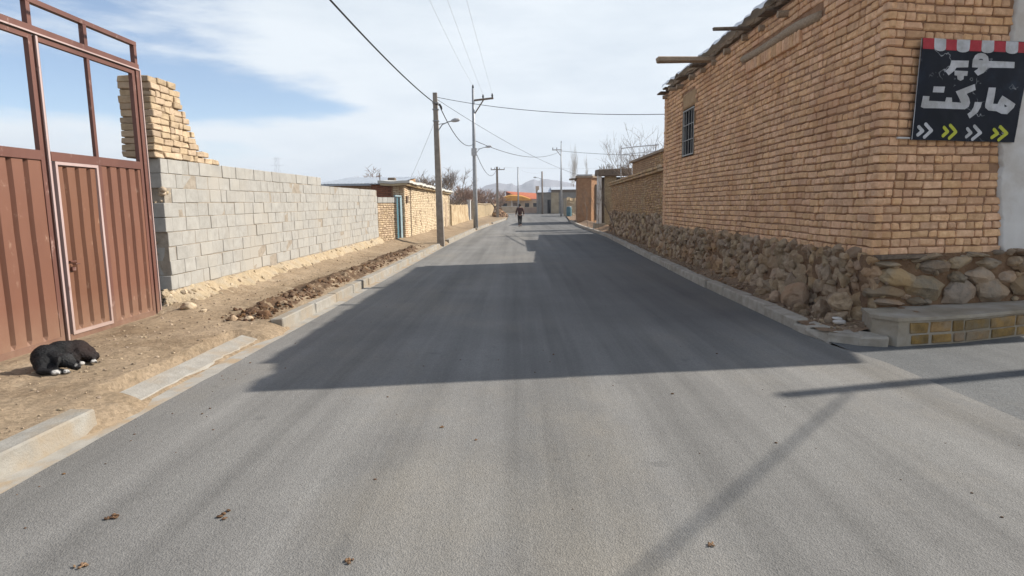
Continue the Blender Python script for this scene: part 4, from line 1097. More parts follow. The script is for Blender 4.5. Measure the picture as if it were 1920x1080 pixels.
m = MB(); m.tube([(.05, 110, 8.15), (.05, 110, 8.3)], [.12, .05], 8); m.build('cap', M['cable'], p4)
p5 = thing('utility_pole', 'dark pole with a lamp arm in front of the grey tin roofed shed', 'utility pole')
m = MB(); m.tube([(4.42, 112, -.05), (4.36, 112, 7.6)], [.17, .12], 10); m.build('pole', M['wood_dark'], p5, smooth=True)
lamp(p5, 4.3, 111.9, 6.5, -1.2, 1.5)
p6 = thing('utility_pole', 'very tall slim steel pole with a left pointing crossarm on the right side', 'utility pole')
m = MB(); m.tube([(6.0, 86, -.05), (6.0, 86, 5), (6.0, 86, 10.0)], [.16, .125, .06], 10); m.build('pole', M['steel_pole'], p6, smooth=True)
m = MB(); m.box(4.75, 6.1, 85.95, 86.05, 9.05, 9.15); m.tube([(5.95, 86, 8.3), (5.35, 86, 9.05)], .04, 5); m.build('crossarm', M['wood_dark'], p6)
m = MB()
for x, z in ((4.85, 9.15), (5.4, 9.15), (6.0, 10.0)): m = MB(); m.tube([(x, 86, z), (x, 86, z + .15), (x, 86, z + .3)], [.03, .06, .03], 6); m.build('insulator', M['cable'], p6)
# pole in the side street, outside the frame: its shadow and its cable's shadow cross the road in front
p7 = thing('utility_pole', 'concrete pole in the side street whose thin shadow falls across the road', 'utility pole')
m = MB(); rect_pole(m, 12.0, 7.65, 7.0, .12, .065); m.build('pole', M['concrete_pole'], p7)

def span(name, label, a, b, sag, r, mt, cat='cable', n=28):
    m = MB(); a, b = V(a), V(b)
    m.tube([a.lerp(b, k / n) - V((0, 0, sag * 4 * (k / n) * (1 - k / n))) for k in range(n + 1)], r, 5)
    return tag(m.build(name, mt), label, cat)
def qcable(name, label, x, y0, y1, f, r, mt, n=40):
    m = MB(); m.tube([((x[0] + (x[1] - x[0]) * k / n), y0 + (y1 - y0) * k / n, f(y0 + (y1 - y0) * k / n)) for k in range(n + 1)], r, 5)
    return tag(m.build(name, mt), label, 'cable')
qcable('power_cable', 'thick black cable sweeping down from overhead to the concrete lamp pole', (-3.32, -3.26), -6, 25.4, lambda y: 5.29 + .0024 * (y - 12) ** 2, .019, M['cable'])
span('power_cable', 'black cable sagging from the concrete lamp pole to the tall steel pole', (-3.08, 25.5, 5.55), (-3.05, 42.5, 5.75), .55, .019, M['cable'])
qcable('power_wire', 'leftmost of the three thin wires rising overhead from the steel pole', (-2.9, -2.95), -6, 42.6, lambda y: 8.46 + .00128 * (y - 12) ** 2, .0055, M['wire'])
qcable('power_wire', 'middle of the three thin wires rising overhead from the steel pole', (-2.35, -2.28), -6, 42.6, lambda y: 8.48 + .0006 * (y - 12) ** 2, .0055, M['wire'])
qcable('power_wire', 'rightmost of the three thin wires rising overhead from the steel pole', (-1.75, -1.66), -6, 42.6, lambda y: 8.62 + .00052 * (y - 12) ** 2, .0055, M['wire'])
span('service_wire', 'grey wire crossing the road from the concrete pole to the tall brick building', (-3.2, 25.4, 5.98), (4.5, 18.6, 4.25), .22, .010, M['cable'])
span('service_wire', 'long thin wire from the concrete pole to the orange brick hut', (-3.2, 25.5, 5.9), (5.2, 53, 4.15), .35, .009, M['cable'])
span('power_cable', 'dark cable from the tall steel pole across to the pole with the left pointing crossarm', (-2.82, 42.6, 6.0), (5.95, 86, 8.95), .95, .022, M['cable'])
span('power_cable', 'dark cable running right from the pole with the left pointing crossarm', (6.0, 86, 8.95), (17, 63, 6.4), .2, .022, M['cable'])
span('guy_wire', 'thin guy wire slanting from the concrete pole down to the pale house roof', (-3.32, 25.5, 5.1), (-5.0, 28.5, 2.75), .05, .007, M['wire'])
span('power_cable', 'cable dropping from the tall steel pole toward the short pole with a plain crossarm', (-2.85, 42.6, 5.3), (-2.62, 78.9, 6.3), 1.25, .02, M['cable'])
span('power_wire', 'level pale wire from the short crossarm pole across to the right', (-1.7, 78.85, 6.38), (25, 88, 6.9), .25, .012, M['wire'])
span('power_wire', 'faint wire from the short crossarm pole to the slim steel pole behind the man', (-2.3, 78.85, 6.38), (.05, 110, 8.1), .5, .012, M['wire'])
span('power_wire', 'faint wire between the slim steel pole and the dark lamp pole', (.05, 110, 8.1), (4.36, 112, 7.5), .5, .012, M['wire'])
span('service_wire', 'pale wire running from the orange brick hut to the far crossarm pole', (5.3, 53, 4.15), (5.98, 86, 6.9), .3, .010, M['wire'])
span('overhead_cable', 'bundled black cable out of the side street pole whose shadow crosses the road diagonally', (12.0, 7.65, 6.5), (-3.3, -8.46, 6.3), .2, .018, M['cable'])

# ================================================================== TREES (bare, late winter)
def bare_tree(name, label, x, y, h, spread, seed, mt, base_r=.09, stems=1, levels=4, up=.55, narrow=False, group=None, kids=(3, 4), twig=.006):
    r = random.Random(seed); t = MB(); c = MB()
    def grow(p, d, l, rr, lev):
        n = 4; pts = [p]; dd = d.copy()
        for k in range(n):
            dd = (dd + V((r.gauss(0, .13), r.gauss(0, .13), r.gauss(.04, .08)))).normalized(); pts.append(pts[-1] + dd * (l / n))
        (t if lev == 0 else c).tube(pts, [rr * (1 - .5 * k / n) for k in range(n + 1)], 6 if lev == 0 else (4 if lev < 3 else 3), cap=False)
        if lev >= levels: return
        for q in range(r.randint(*kids) + (1 if lev else 0)):
            k = r.uniform(.35, 1.0); i = min(n - 1, int(k * n)); b = pts[i].lerp(pts[i + 1], k * n - i if k < 1 else 1)
            a = r.uniform(0, 6.28); o = V((math.cos(a), math.sin(a), 0)) * (spread * (.35 if narrow else 1.))
            nd = (dd * .7 + o * r.uniform(.5, 1.) + V((0, 0, up * r.uniform(.3, 1.2)))).normalized()
            grow(b, nd, l * r.uniform(.5, .78), max(twig, rr * .5), lev + 1)
    for s_ in range(stems):
        a = r.uniform(0, 6.28); o = V((math.cos(a), math.sin(a), 0))
        grow(V((x, y, -.05)) + o * (.12 if stems > 1 else 0), (V((0, 0, 1)) + o * (.35 if stems > 1 else .05)).normalized(), h * (.62 if narrow else .46), base_r, 0)
    e = thing(name, label, 'tree', group)
    top = max(v[2] for v in t.v + c.v); k_ = h / top; kx_ = .5 if narrow else 1.
    for q in (t, c): q.v = [(x + (a - x) * k_ * kx_, y + (b - y) * k_ * kx_, z_ * k_) for a, b, z_ in q.v]
    t.build('trunk', mt, e); c.build('crown', mt, e)
    return e
bare_tree('bare_tree', 'wide bare tree standing behind the pale house between the two near poles', -6.4, 58, 5.3, 1.1, 11, M['bark'], .10, 4, 4, .35, twig=.015)
bare_tree('bare_tree', 'small reddish bare tree rising above the bluish shed roof', -13.2, 55, 5.5, 1.3, 12, M['bark_red'], .10, 3, 4, .2, twig=.015)
bare_tree('bare_tree', 'branching bare tree beside the edge of the tall brick building', 6.9, 33.5, 6.1, .9, 14, M['bark'], .05, 3, 4, .6, twig=.005)
bare_tree('bare_tree', 'thin bare tree behind the pipe frame rails', 6.9, 38, 5.3, .9, 15, M['bark'], .06, 3, 4, .5, twig=.010)
bare_tree('poplar', 'taller of two slender bare poplars above the hut', 15.1, 170, 18.4, .32, 17, M['bark_pale'], .16, 2, 4, 1.6, True, twig=.022)
bare_tree('poplar', 'shorter of two slender bare poplars above the hut', 18.8, 170, 15.2, .32, 18, M['bark_pale'], .14, 1, 4, 1.6, True, twig=.022)
far_lab = {0: 'bare leafless tree in the hazy row beyond the left roofs', 1: 'bare leafless tree in the brownish orchard behind the far left walls'}
fr = random.Random(99)
for i, (x, y, h) in enumerate([(-24, 78, 5.2), (-29, 82, 5.), (-20, 74, 4.6), (-34, 90, 5.8), (-15, 66, 4.9), (-12, 70, 5.4), (-10.5, 64, 4.7), (-9.0, 61, 4.8), (-18, 88, 5.5), (-40, 96, 5.6)]):
    bare_tree('orchard_tree', far_lab[0], x, y, h, 1., 40 + i, M['bark'], .09, 2, 3, .4, group='hazy row of bare trees beyond the left roofs', kids=(4, 5), twig=.016)
for i, (x, y, h) in enumerate([(-7.0, 84, 4.6), (-8.2, 96, 4.9), (-6.2, 92, 4.3), (-5.4, 100, 4.6), (-6.8, 108, 4.9), (-4.9, 112, 4.5), (-4.2, 122, 4.8), (-9.0, 115, 5.2), (-7.4, 76, 4.2), (-6.0, 72, 3.9)]):
    bare_tree('orchard_tree', far_lab[1], x, y, h, 1.1, 60 + i, M['bark_red'], .09, 3, 3, .35, group='brownish orchard trees behind the far left walls', kids=(4, 5), twig=.02)
for i, (x, y, h, lab) in enumerate([(4.78, 30.2, 3.0, 'nearest leafless sapling on the right verge by the garden wall'), (4.86, 36.6, 2.9, 'leafless sapling in front of the pale gateway post'), (4.92, 43.5, 3.0, 'leafless sapling in front of the orange brick hut')]):
    bare_tree('sapling', lab, x, y, h, .55, 80 + i, M['bark'], .022, 1, 3, .8, group='saplings along the right verge', twig=.005)
bare_tree('tree_stump', 'dark pollarded trunk at the far end of the left boundary wall', -3.6, 88, 3.3, .9, 91, M['bark'], .22, 1, 3, .5, twig=.02)

# faint lattice pylon on the horizon
py_ = thing('lattice_pylon', 'faint lattice pylon on the left horizon above the block wall', 'pylon')
m = MB(); bx, by = -116, 300; kk = 3.0
for sx in (-1, 1):
    for sy in (-1, 1): m.tube([(bx + sx * 1.9, by + sy * 1.9, 0), (bx + sx * .6, by + sy * .6, 25)], .05, 4)
for k in range(8):
    z0, z1 = k * 3.1, (k + 1) * 3.1; w0, w1 = 1.9 - 1.3 * z0 / 25, 1.9 - 1.3 * z1 / 25
    for s in (-1, 1): m.tube([(bx - w0 * s, by - w0, z0), (bx + w1 * s, by - w1, z1)], .028, 3)
m.v = [(a * kk, b * kk, c * kk) for a, b, c in m.v]; m.build('mast', M['steel_pole'], py_)
m = MB(); m.tube([(bx - 3, by, 21), (bx + 3, by, 21)], .05, 4); m.tube([(bx - 2.4, by, 24), (bx + 2.4, by, 24)], .05, 4); m.v = [(a * kk, b * kk, c * kk) for a, b, c in m.v]; m.build('crossarm', M['steel_pole'], py_)

# ================================================================== FAR BUILDINGS
ob = thing('orange_roofed_house', 'far buff house with yellow orange canopy and red roof at the road end', 'house')
m = MB(); m.box(-4.4, 6.2, 151, 158, -.05, 2.9); m.build('wall', M['buff'], ob)
m = MB(); m.add([(-5.2, 149, 2.75), (3.4, 149, 2.75), (3.0, 149, 3.1), (1.0, 149, 3.75), (-1.8, 149, 3.95), (-5.2, 149, 3.1)], [(0, 1, 2, 3, 4, 5)])
m.add([(-5.2, 149, 3.1), (-1.8, 149, 3.95), (1.0, 149, 3.75), (3.0, 149, 3.1), (-5.2, 153, 3.4), (-1.8, 153, 4.25), (1.0, 153, 4.05), (3.0, 153, 3.4)], [(0, 1, 5, 4), (1, 2, 6, 5), (2, 3, 7, 6)])
m.add([(-5.2, 149, 2.75), (3.4, 149, 2.75), (3.4, 152, 2.75), (-5.2, 152, 2.75)], [(0, 3, 2, 1)])
m.build('canopy', M['orange_tile'], ob)
m = MB(); m.add([(-3, 154.5, 5.1), (7.0, 154.5, 4.4), (7.2, 150.6, 3.0), (.8, 150.6, 3.2), (-3, 158, 3), (7, 158, 3)], [(0, 3, 2, 1), (0, 1, 5, 4)]); m.build('roof', M['red_tile'], ob)
m = MB(); m.box(-1.2, -.2, 150.9, 151.0, .1, 2.2); m.build('door', M['wood_dark'], ob)
for x in (-3.2, 2.2, 4.2):
    m = MB(); m.box(x - .5, x + .5, 150.93, 151.0, 1.2, 2.1); m.build('window', M['dark'], ob)
for x in (-1.5, .1, 5.6):
    m = MB(); m.box(x - .12, x + .12, 149.6, 149.85, 0, 2.75); m.build('column', M['lime'], ob)
fwall = MB()
fwall.box(1.2, 4.6, 125, 125.3, -.05, 1.15)
tag(fwall.build('low_wall', M['pink_wall']), 'low dusty pink wall between the walking man and the grey tin shed', 'wall')
ywall = thing('yard_wall', 'pale plastered yard wall in front of the far orange roofed house', 'wall')
m = MB(); m.box(-6, 1.1, 140, 140.3, -.05, 1.3); m.build('wall', M['buff'], ywall)
m = MB(); m.box(-6, 1.15, 139.96, 140.34, 1.302, 1.42); m.build('coping', M['lime'], ywall)
gs = thing('tin_roofed_shed', 'long dark grey shed with a bright tin gable roof at the road end', 'shed')
m = MB(); m.box(3.7, 12.5, 116, 124, -.05, 3.98); m.build('wall', M['grey_wall'], gs)
m = MB(); m.add([(3.7, 115.7, 3.98), (3.7, 124.3, 3.98), (3.7, 118.4, 5.1)], [(0, 1, 2)]); m.add([(3.35, 115.6, 3.75), (3.35, 118.4, 5.2), (4.0, 118.4, 5.2), (4.0, 115.6, 3.75)], [(0, 1, 2, 3)]); m.build('gable', M['wood_dark'], gs)
m = MB(); m.quad((3.6, 115.5, 3.95), (6.2, 115.5, 3.95), (6.6, 118.6, 5.02), (4.0, 118.6, 5.02)); m.quad((6.2, 115.6, 4.42), (12.8, 115.6, 4.42), (12.8, 118.6, 5.02), (6.2, 118.6, 5.02)); m.quad((3.6, 124.4, 3.95), (12.8, 124.4, 3.95), (12.8, 118.6, 5.02), (3.6, 118.6, 5.02)); m.build('roof', M['roof_sheet'], gs)
m = MB(); m.box(6.2, 12.7, 115.9, 115.98, 3.9, 4.4); m.build('fascia', M['wood_dark'], gs)
m = MB(); m.box(5.5, 6.1, 115.92, 115.99, .05, 2.6); m.build('door', M['dark'], gs)
m = MB(); m.box(6.2, 7.6, 115.9, 115.99, .05, 3.9); m.build('panel', M['khaki'], gs)

# ================================================================== PERSON
def skin_obj(name, joints, edges, mt, parent=None, sub=2):
    b = bmesh.new(); lay = b.verts.layers.skin.verify(); vs = []
    for i, (p, r) in enumerate(joints):
        v = b.verts.new(p); v[lay].radius = (r, r) if not isinstance(r, tuple) else r; v[lay].use_root = (i == 0); vs.append(v)
    for e in edges: b.edges.new((vs[e[0]], vs[e[1]]))
    me = bpy.data.meshes.new(name); b.to_mesh(me); b.free(); me.materials.append(mt)
    o = bpy.data.objects.new(name, me); COL.objects.link(o)
    s = o.modifiers.new('Skin', 'SKIN'); s.use_smooth_shade = True
    o.modifiers.new('Sub', 'SUBSURF').levels = sub; o.modifiers['Sub'].render_levels = sub
    if parent is not None: o.parent = parent
    return o
J = [((0, 0, .96), (.13, .10)), ((0, -.005, 1.12), (.125, .095)), ((0, -.01, 1.32), (.155, .11)), ((0, -.005, 1.44), (.09, .075)), ((0, .01, 1.51), .055), ((0, .025, 1.60), (.078, .092)), ((0, .02, 1.69), (.07, .08)),
     ((-.19, -.005, 1.40), .06), ((-.27, -.04, 1.14), .046), ((-.31, .03, .91), .033), ((.19, -.005, 1.40), .06), ((.26, .0, 1.14), .046), ((.30, .10, .92), .033),
     ((-.09, 0, .90), .085), ((-.085, .10, .50), .06), ((-.07, .16, .10), .042), ((-.075, .27, .045), .036), ((.09, 0, .90), .085), ((.075, -.02, .50), .06), ((.06, -.20, .13), .042), ((.06, -.10, .05), .034)]
E_ = [(0, 1), (1, 2), (2, 3), (3, 4), (4, 5), (5, 6), (2, 7), (7, 8), (8, 9), (2, 10), (10, 11), (11, 12), (0, 13), (13, 14), (14, 15), (15, 16), (0, 17), (17, 18), (18, 19), (19, 20)]
for s, w in ((-1, 9), (1, 12)):      # palms, five fingers each
    bx_, by_, bz_ = J[w][0]; J.append(((bx_ + s * .012, by_ + .015, bz_ - .075), (.036, .018))); E_.append((w, len(J) - 1)); pm = len(J) - 1
    for k, ln in enumerate((.07, .08, .075, .06)):
        q = V((bx_ + s * .01, by_ - .015 + .02 * k, bz_ - .105)); J.append((tuple(q), .009)); E_.append((pm, len(J) - 1)); J.append((tuple(q + V((-s * .02, .006, -ln))), .008)); E_.append((len(J) - 2, len(J) - 1))
    J.append(((bx_ - s * .005, by_ + .065, bz_ - .09), .010)); E_.append((pm, len(J) - 1))
PO = V((.14, 47.4, .0))
J = [(tuple(V(p) + PO), r) for p, r in J]
person = skin_obj('person', J, E_, M['skin'])
tag(person, 'person in a brown checked jacket and black trousers walking away down the road', 'person')
jj = [((0, 0, .88), (.185, .15)), ((0, -.005, 1.10), (.165, .13)), ((0, -.01, 1.32), (.19, .14)), ((0, -.005, 1.45), (.10, .09)), ((-.20, -.005, 1.40), .085), ((-.275, -.04, 1.14), .066), ((-.312, .02, .93), .052), ((.20, -.005, 1.40), .085), ((.265, 0, 1.14), .066), ((.302, .085, .94), .052)]
skin_obj('jacket', [(tuple(V(p) + PO), r) for p, r in jj], [(0, 1), (1, 2), (2, 3), (2, 4), (4, 5), (5, 6), (2, 7), (7, 8), (8, 9)], M['jacket'], person)
jj = [((0, 0, .97), (.165, .135)), ((-.09, 0, .86), .112), ((-.085, .10, .50), .08), ((-.07, .155, .12), .065), ((.09, 0, .86), .112), ((.075, -.02, .50), .08), ((.06, -.19, .15), .065)]
skin_obj('trousers', [(tuple(V(p) + PO), r) for p, r in jj], [(0, 1), (1, 2), (2, 3), (0, 4), (4, 5), (5, 6)], M['trousers'], person)
for s, y, z in ((-1, .17, .045), (1, -.19, .075)):
    skin_obj('shoe', [(tuple(V((.07 * s * .95, y - .05, z + .01)) + PO), .05), (tuple(V((.07 * s, y + .08, z)) + PO), .048), (tuple(V((.07 * s, y + .16, z - .01)) + PO), .036)], [(0, 1), (1, 2)], M['shoe'], person)
m = MB(); m.rock(PO + V((0, .005, 1.665)), (.092, .108, .095), sub=3, amp=.06, fr=6); m.rock(PO + V((0, -.035, 1.60)), (.082, .07, .08), sub=3, amp=.05, fr=6); m.build('hair', M['hair'], person, smooth=True)
m = MB()
for s in (-1, 1): m.rock(PO + V((s * .088, .03, 1.60)), (.014, .025, .034), sub=2, amp=0)
m.rock(PO + V((0, .125, 1.59)), (.016, .022, .026), sub=2, amp=0); m.build('face_detail', M['skin'], person, smooth=True)

# ================================================================== DOG
e_ = V((.788, .616, 0)); c_ = V((.616, -.788, 0)); DO = c_ * .17 + e_ * .02 + V((-4.40, 5.72, sum(verge_l(-4.32 + .2 * i, 5.72 + .15 * j) for i in (-1, 0, 1) for j in (-1, 0, 1)) / 9 + .004))
def dp(e, c, z): return DO + e_ * e + c_ * c + V((0, 0, z * .88))
def fur_mat():
    m, nt, b = new_mat('black_fur'); co = pos(nt)
    col = ramp(nt, nois(nt, co, 60, 4, .6), [(.35, (.0035, .0035, .004)), (.7, (.011, .0105, .011))])
    def ball(p, r, soft=.012):
        d = N(nt, 'ShaderNodeVectorMath', operation='DISTANCE'); nt.links.new(co, d.inputs[0]); d.inputs[1].default_value = tuple(p)
        w = math_n(nt, 'MULTIPLY_ADD', nois(nt, co, 45, 3, .6), .03, -.015)
        return math_n(nt, 'MULTIPLY_ADD', math_n(nt, 'SUBTRACT', r, math_n(nt, 'ADD', d.outputs['Value'], w)), 1 / soft, .5, True)
    col = mix(nt, math_n(nt, 'MULTIPLY', ball(dp(.01, -.06, .15), .08, .06), .7), col, (.030, .029, .028))  # grey highlight on the head painted into the fur colour
    col = mix(nt, math_n(nt, 'MULTIPLY', ball(dp(.17, -.36, .14), .13, .15), .8), col, (.022, .010, .007))
    for p, r in ((dp(-.082, .062, .02), .036), (dp(.0, .065, .015), .028), (dp(.13, -.20, .02), .027), (dp(.228, -.228, .01), .03), (dp(.074, .022, .058), .013)):
        col = mix(nt, ball(p, r), col, (.46, .44, .41))
    nt.links.new(col, b.inputs['Base Color']); b.inputs['Roughness'].default_value = .5; b.inputs['Specular IOR Level'].default_value = .24
    bump(nt, b, nois(nt, co, 90, 6, .7, (1, 1, 2.5)), .8, .012)
    return m
M['fur'] = fur_mat()
m = MB()
def el(p, r, rot=(0, 0, 0)): m.rock(p, r, rot, 3, 0)
yaw_e = math.atan2(e_.y, e_.x)
def cap(a, b, r0, r1, n=9):
    for k in range(n + 1):
        t = k / n; r = r0 + (r1 - r0) * t; el(a.lerp(b, t), (r, r, r))
el(dp(-.145, -.27, .125), (.125, .13, .125), (0, 0, yaw_e)); el(dp(-.17, -.16, .08), (.085, .085, .085))
el(dp(-.03, -.37, .135), (.14, .11, .12), (0, 0, yaw_e)); el(dp(.10, -.40, .125), (.125, .11, .115), (0, 0, yaw_e)); el(dp(.175, -.38, .09), (.085, .085, .085))
el(dp(.0, -.32, .08), (.15, .10, .08), (0, 0, yaw_e))
el(dp(.04, -.39, .13), (.10, .10, .115)); cap(dp(.12, -.32, .12), dp(.225, -.30, .05), .062, .035); cap(dp(.225, -.30, .05), dp(.225, -.25, .022), .03, .02); el(dp(.222, -.235, .018), (.028, .026, .018), (0, 0, yaw_e))
cap(dp(.17, -.40, .06), dp(.24, -.35, .055), .07, .045)
cap(dp(.06, -.30, .05), dp(.115, -.225, .022), .035, .022); el(dp(.125, -.21, .02), (.028, .03, .02))
cap(dp(-.13, -.23, .14), dp(-.03, -.10, .105), .078, .062)                          # neck
el(dp(.0, -.075, .108), (.072, .068, .068)); el(dp(.025, -.05, .092), (.056, .054, .050)); el(dp(-.03, -.09, .112), (.062, .06, .06))
cap(dp(.03, -.035, .08), dp(.083, .015, .042), .044, .029); cap(dp(.035, -.03, .05), dp(.074, .008, .026), .03, .02)   # muzzle, jaw
el(dp(.048, -.125, .135), (.013, .034, .044), (.5, .2, yaw_e)); el(dp(-.058, -.035, .118), (.016, .032, .046), (-.4, .3, yaw_e)); el(dp(-.066, -.02, .085), (.011, .026, .034), (-.4, .3, yaw_e))
cap(dp(-.18, -.12, .06), dp(-.195, -.04, .038), .055, .036); cap(dp(-.195, -.04, .038), dp(-.11, .035, .026), .034, .024); el(dp(-.09, .046, .022), (.034, .03, .023), (0, 0, yaw_e))
cap(dp(-.12, -.08, .05), dp(-.08, .0, .03), .04, .028); cap(dp(-.08, .0, .03), dp(-.02, .05, .022), .026, .021); el(dp(-.006, .058, .019), (.028, .026, .019), (0, 0, yaw_e))
for s_ in (-1, 0, 1):      # toes
    el(dp(-.068 + .004 * abs(s_), .058 + .016 * s_, .015), (.014, .011, .013)); el(dp(.015, .066 + .014 * s_, .013), (.012, .009, .012)); el(dp(.243, -.222 + .014 * s_, .013), (.013, .010, .012))
cap(dp(.20, -.44, .06), dp(.13, -.50, .03), .022, .016); cap(dp(.13, -.50, .03), dp(-.02, -.49, .022), .016, .01)   # tail
dog = m.build('dog', M['fur'], smooth=True)
rm = dog.modifiers.new('Remesh', 'REMESH'); rm.mode = 'VOXEL'; rm.voxel_size = .006; rm.use_smooth_shade = True
sm = dog.modifiers.new('Smooth', 'SMOOTH'); sm.factor = .5; sm.iterations = 5
tx = bpy.data.textures.new('fur_noise', 'CLOUDS'); tx.noise_scale = .012; tx.noise_depth = 4
dm = dog.modifiers.new('Fur', 'DISPLACE'); dm.texture = tx; dm.strength = .014; dm.mid_level = .5; dm.texture_coords = 'GLOBAL'
tag(dog, 'black dog with white paws curled up asleep on the dirt in front of the gate', 'dog')
m = MB(); m.rock(dp(.098, .03, .044), (.014, .014, .012), sub=2, amp=0); m.build('nose', M['shoe'], dog, smooth=True)
m = MB()
for p in (dp(.064, -.035, .112), dp(.018, .004, .108)): m.rock(p, (.007, .007, .005), sub=2, amp=0)
m.build('eye', M['shoe'], dog, smooth=True)

# ================================================================== LOOSE MATERIAL ON THE GROUND
rg = random.Random(17)
m = MB()
for i in range(1500):
    y = 8.3 + 15.0 * rg.random() ** 1.35; kx = kerb_back(y); x = kx - .30 - .12 * nz(y * .7, 3.) + rg.gauss(0, .18)
    if x > kx - .02: continue
    if fbm(y * .8, 3.3) < -.12: continue
    s = rg.choice([.010, .013, .018, .024, .036]) * rg.uniform(.8, 1.3)
    m.rock(V((x, y, verge_l(x, y) + s * .2)), (s, s * rg.uniform(.7, 1.2), s * .75), (rg.random(), rg.random(), rg.random() * 3), 1, .4, 1.6, i)
tag(m.build('soil_clods', M['clod']), 'dark crumbly soil clods scattered behind the left kerb', 'soil', kind='stuff')
m = MB()
for i in range(1500):
    y = 3.2 + 16 * rg.random() ** 1.7; x = kerb_back(y) + .1 - 2.0 * rg.random() ** .8
    if x < -5.1 and y < 9: continue
    s = rg.choice([.004, .005, .006, .008, .013]) * rg.uniform(.8, 1.3) * (1 + y * .03)
    m.rock(V((x, y, verge_l(x, y) + s * .2)), (s * 1.2, s, s * .7), (rg.random() * .5, rg.random() * .5, rg.random() * 3), 1, .3, 1.6, i)
tag(m.build('gravel', M['pebble']), 'small pale pebbles strewn over the left dirt verge', 'gravel', kind='stuff')
m = MB()
for i in range(900):
    y = 7.4 + 22 * rg.random() ** 1.5; a, b = road_r(y) + .2, rwall(y) + .05; x = a + (b - a) * rg.random()
    s = rg.choice([.007, .01, .014, .02, .032]) * rg.uniform(.8, 1.3)
    m.rock(V((x, y, verge_r(x, y) + s * .2)), (s * 1.2, s, s * .7), (rg.random(), rg.random(), rg.random() * 3), 1, .3, 1.6, i)
tag(m.build('gravel', M['stone']), 'brown gravel and crumbs of stone on the right verge', 'gravel', kind='stuff')
m = MB()
for i in range(150):   # grit blown onto the asphalt
    y = 2.2 + 16 * rg.random() ** 1.4; x = rg.uniform(road_l(y) + .2, road_r(y) - .2) if rg.random() < .6 else road_l(y) + abs(rg.gauss(0, .35))
    s = rg.choice([.004, .005, .007, .01]) * rg.uniform(.7, 1.3)
    m.rock(V((x, y, s * .3)), (s * 1.3, s, s * .6), (0, 0, rg.random() * 3), 1, .3, 1.6, i)
tag(m.build('grit', M['clod']), 'dark specks of grit lying on the asphalt', 'grit', kind='stuff')
STN = [(-3.62, 8.55, .075, 'clod', 'dark squarish stone at the near end of the broken kerb'), (-3.75, 8.35, .05, 'stone_pale', 'pale rounded stone just left of the broken kerb end'), (-3.95, 8.3, .06, 'stone', 'brown stone lying left of the pale stone by the broken kerb end'), (-5.0, 9.1, .09, 'stone_pale', 'pale block of rubble fallen at the foot of the block wall end'), (-4.7, 8.95, .045, 'stone_pale', 'small pale stone on the dirt between gate and broken kerb'), (-4.75, 5.2, .07, 'stone_pale', 'pale flat lump of dirt left of the dog')]
for i, (x, y, s, k, lab) in enumerate(STN):
    m = MB(); m.rock(V((x, y, verge_l(x, y) + s * .35)), (s * 1.2, s, s * .75), (.2, .1, i), 3, .3, 1.3, 70 + i); tag(m.build('stone', M[k], smooth=True), lab, 'stone')
m = MB(); m.rock(V((4.02, 7.62, .15)), (.095, .06, .035), (.05, .1, .4), 3, .2, 1.3, 5); m.rock(V((4.0, 7.64, .19)), (.07, .05, .02), (.05, .1, .5), 3, .2, 1.3, 6)
tag(m.build('stone', M['plaster'], smooth=True), 'white lump of plaster on the dirt left of the cement bench', 'stone')
for i, (x, y, s, k, lab) in enumerate([(-.82, 2.68, .018, 'brush', 'tan lump of dried dung near the bottom edge of the road'), (-2.06, 2.66, .022, 'brush', 'brownish flat dung patch at the bottom left of the road'), (-.59, 4.42, .018, 'brush', 'small tan leaf litter clump on the sunlit asphalt'), (.92, 2.8, .016, 'brush', 'tiny brown leaf on the road right of centre'), (-1.62, 3.12, .03, 'clod', 'thin dark smear of dung on the asphalt to the left'), (-2.22, 3.1, .026, 'clod', 'small dark clod left of the dark smear')]):
    m = MB()
    for q in range(7): m.rock(V((x + rg.gauss(0, s * .6), y + rg.gauss(0, s * .6), .006)), (s * rg.uniform(.3, .6), s * rg.uniform(.2, .5), .005), (0, 0, rg.random() * 3), 2, .4, 2, q + i * 10)
    tag(m.build('dung', M[k]), lab, 'dung')

# ================================================================== AIR
mh, nt, b = new_mat('haze_air'); nt.nodes.clear()
out = N(nt, 'ShaderNodeOutputMaterial'); pv = N(nt, 'ShaderNodeVolumePrincipled')
pv.inputs['Color'].default_value = (.86, .91, 1., 1); pv.inputs['Density'].default_value = .00050; pv.inputs['Anisotropy'].default_value = .2
nt.links.new(pv.outputs[0], out.inputs['Volume'])
m = MB(); m.box(-2100, 2100, -200, 2200, -1.2, 82)
hz = m.build('haze', mh); tag(hz, 'thin pale haze over the whole valley', None, None, 'stuff')

# ================================================================== LIGHT, SKY, CAMERA
SUN = V((1.39, .36, 1.0)).normalized()
sl = bpy.data.lights.new('sun', 'SUN'); sl.energy = 4.6; sl.angle = rad(.53); sl.color = (1, .945, .86)
so = bpy.data.objects.new('sun', sl); COL.objects.link(so); so.rotation_euler = (-SUN).to_track_quat('-Z', 'Y').to_euler(); so.location = SUN * 60
w = bpy.data.worlds.new('World'); scene.world = w; w.use_nodes = True; nt = w.node_tree; nt.nodes.clear()
wo = N(nt, 'ShaderNodeOutputWorld'); bg = N(nt, 'ShaderNodeBackground'); bg.inputs['Strength'].default_value = .1
sky = N(nt, 'ShaderNodeTexSky', sky_type='NISHITA'); sky.sun_disc = False
sky.sun_elevation = math.asin(SUN.z); sky.sun_rotation = math.atan2(SUN.x, SUN.y); sky.altitude = 1500; sky.air_density = 1.; sky.dust_density = .6; sky.ozone_density = 1.5
tc = N(nt, 'ShaderNodeTexCoord').outputs['Generated']
sx = N(nt, 'ShaderNodeSeparateXYZ'); nt.links.new(tc, sx.inputs[0])
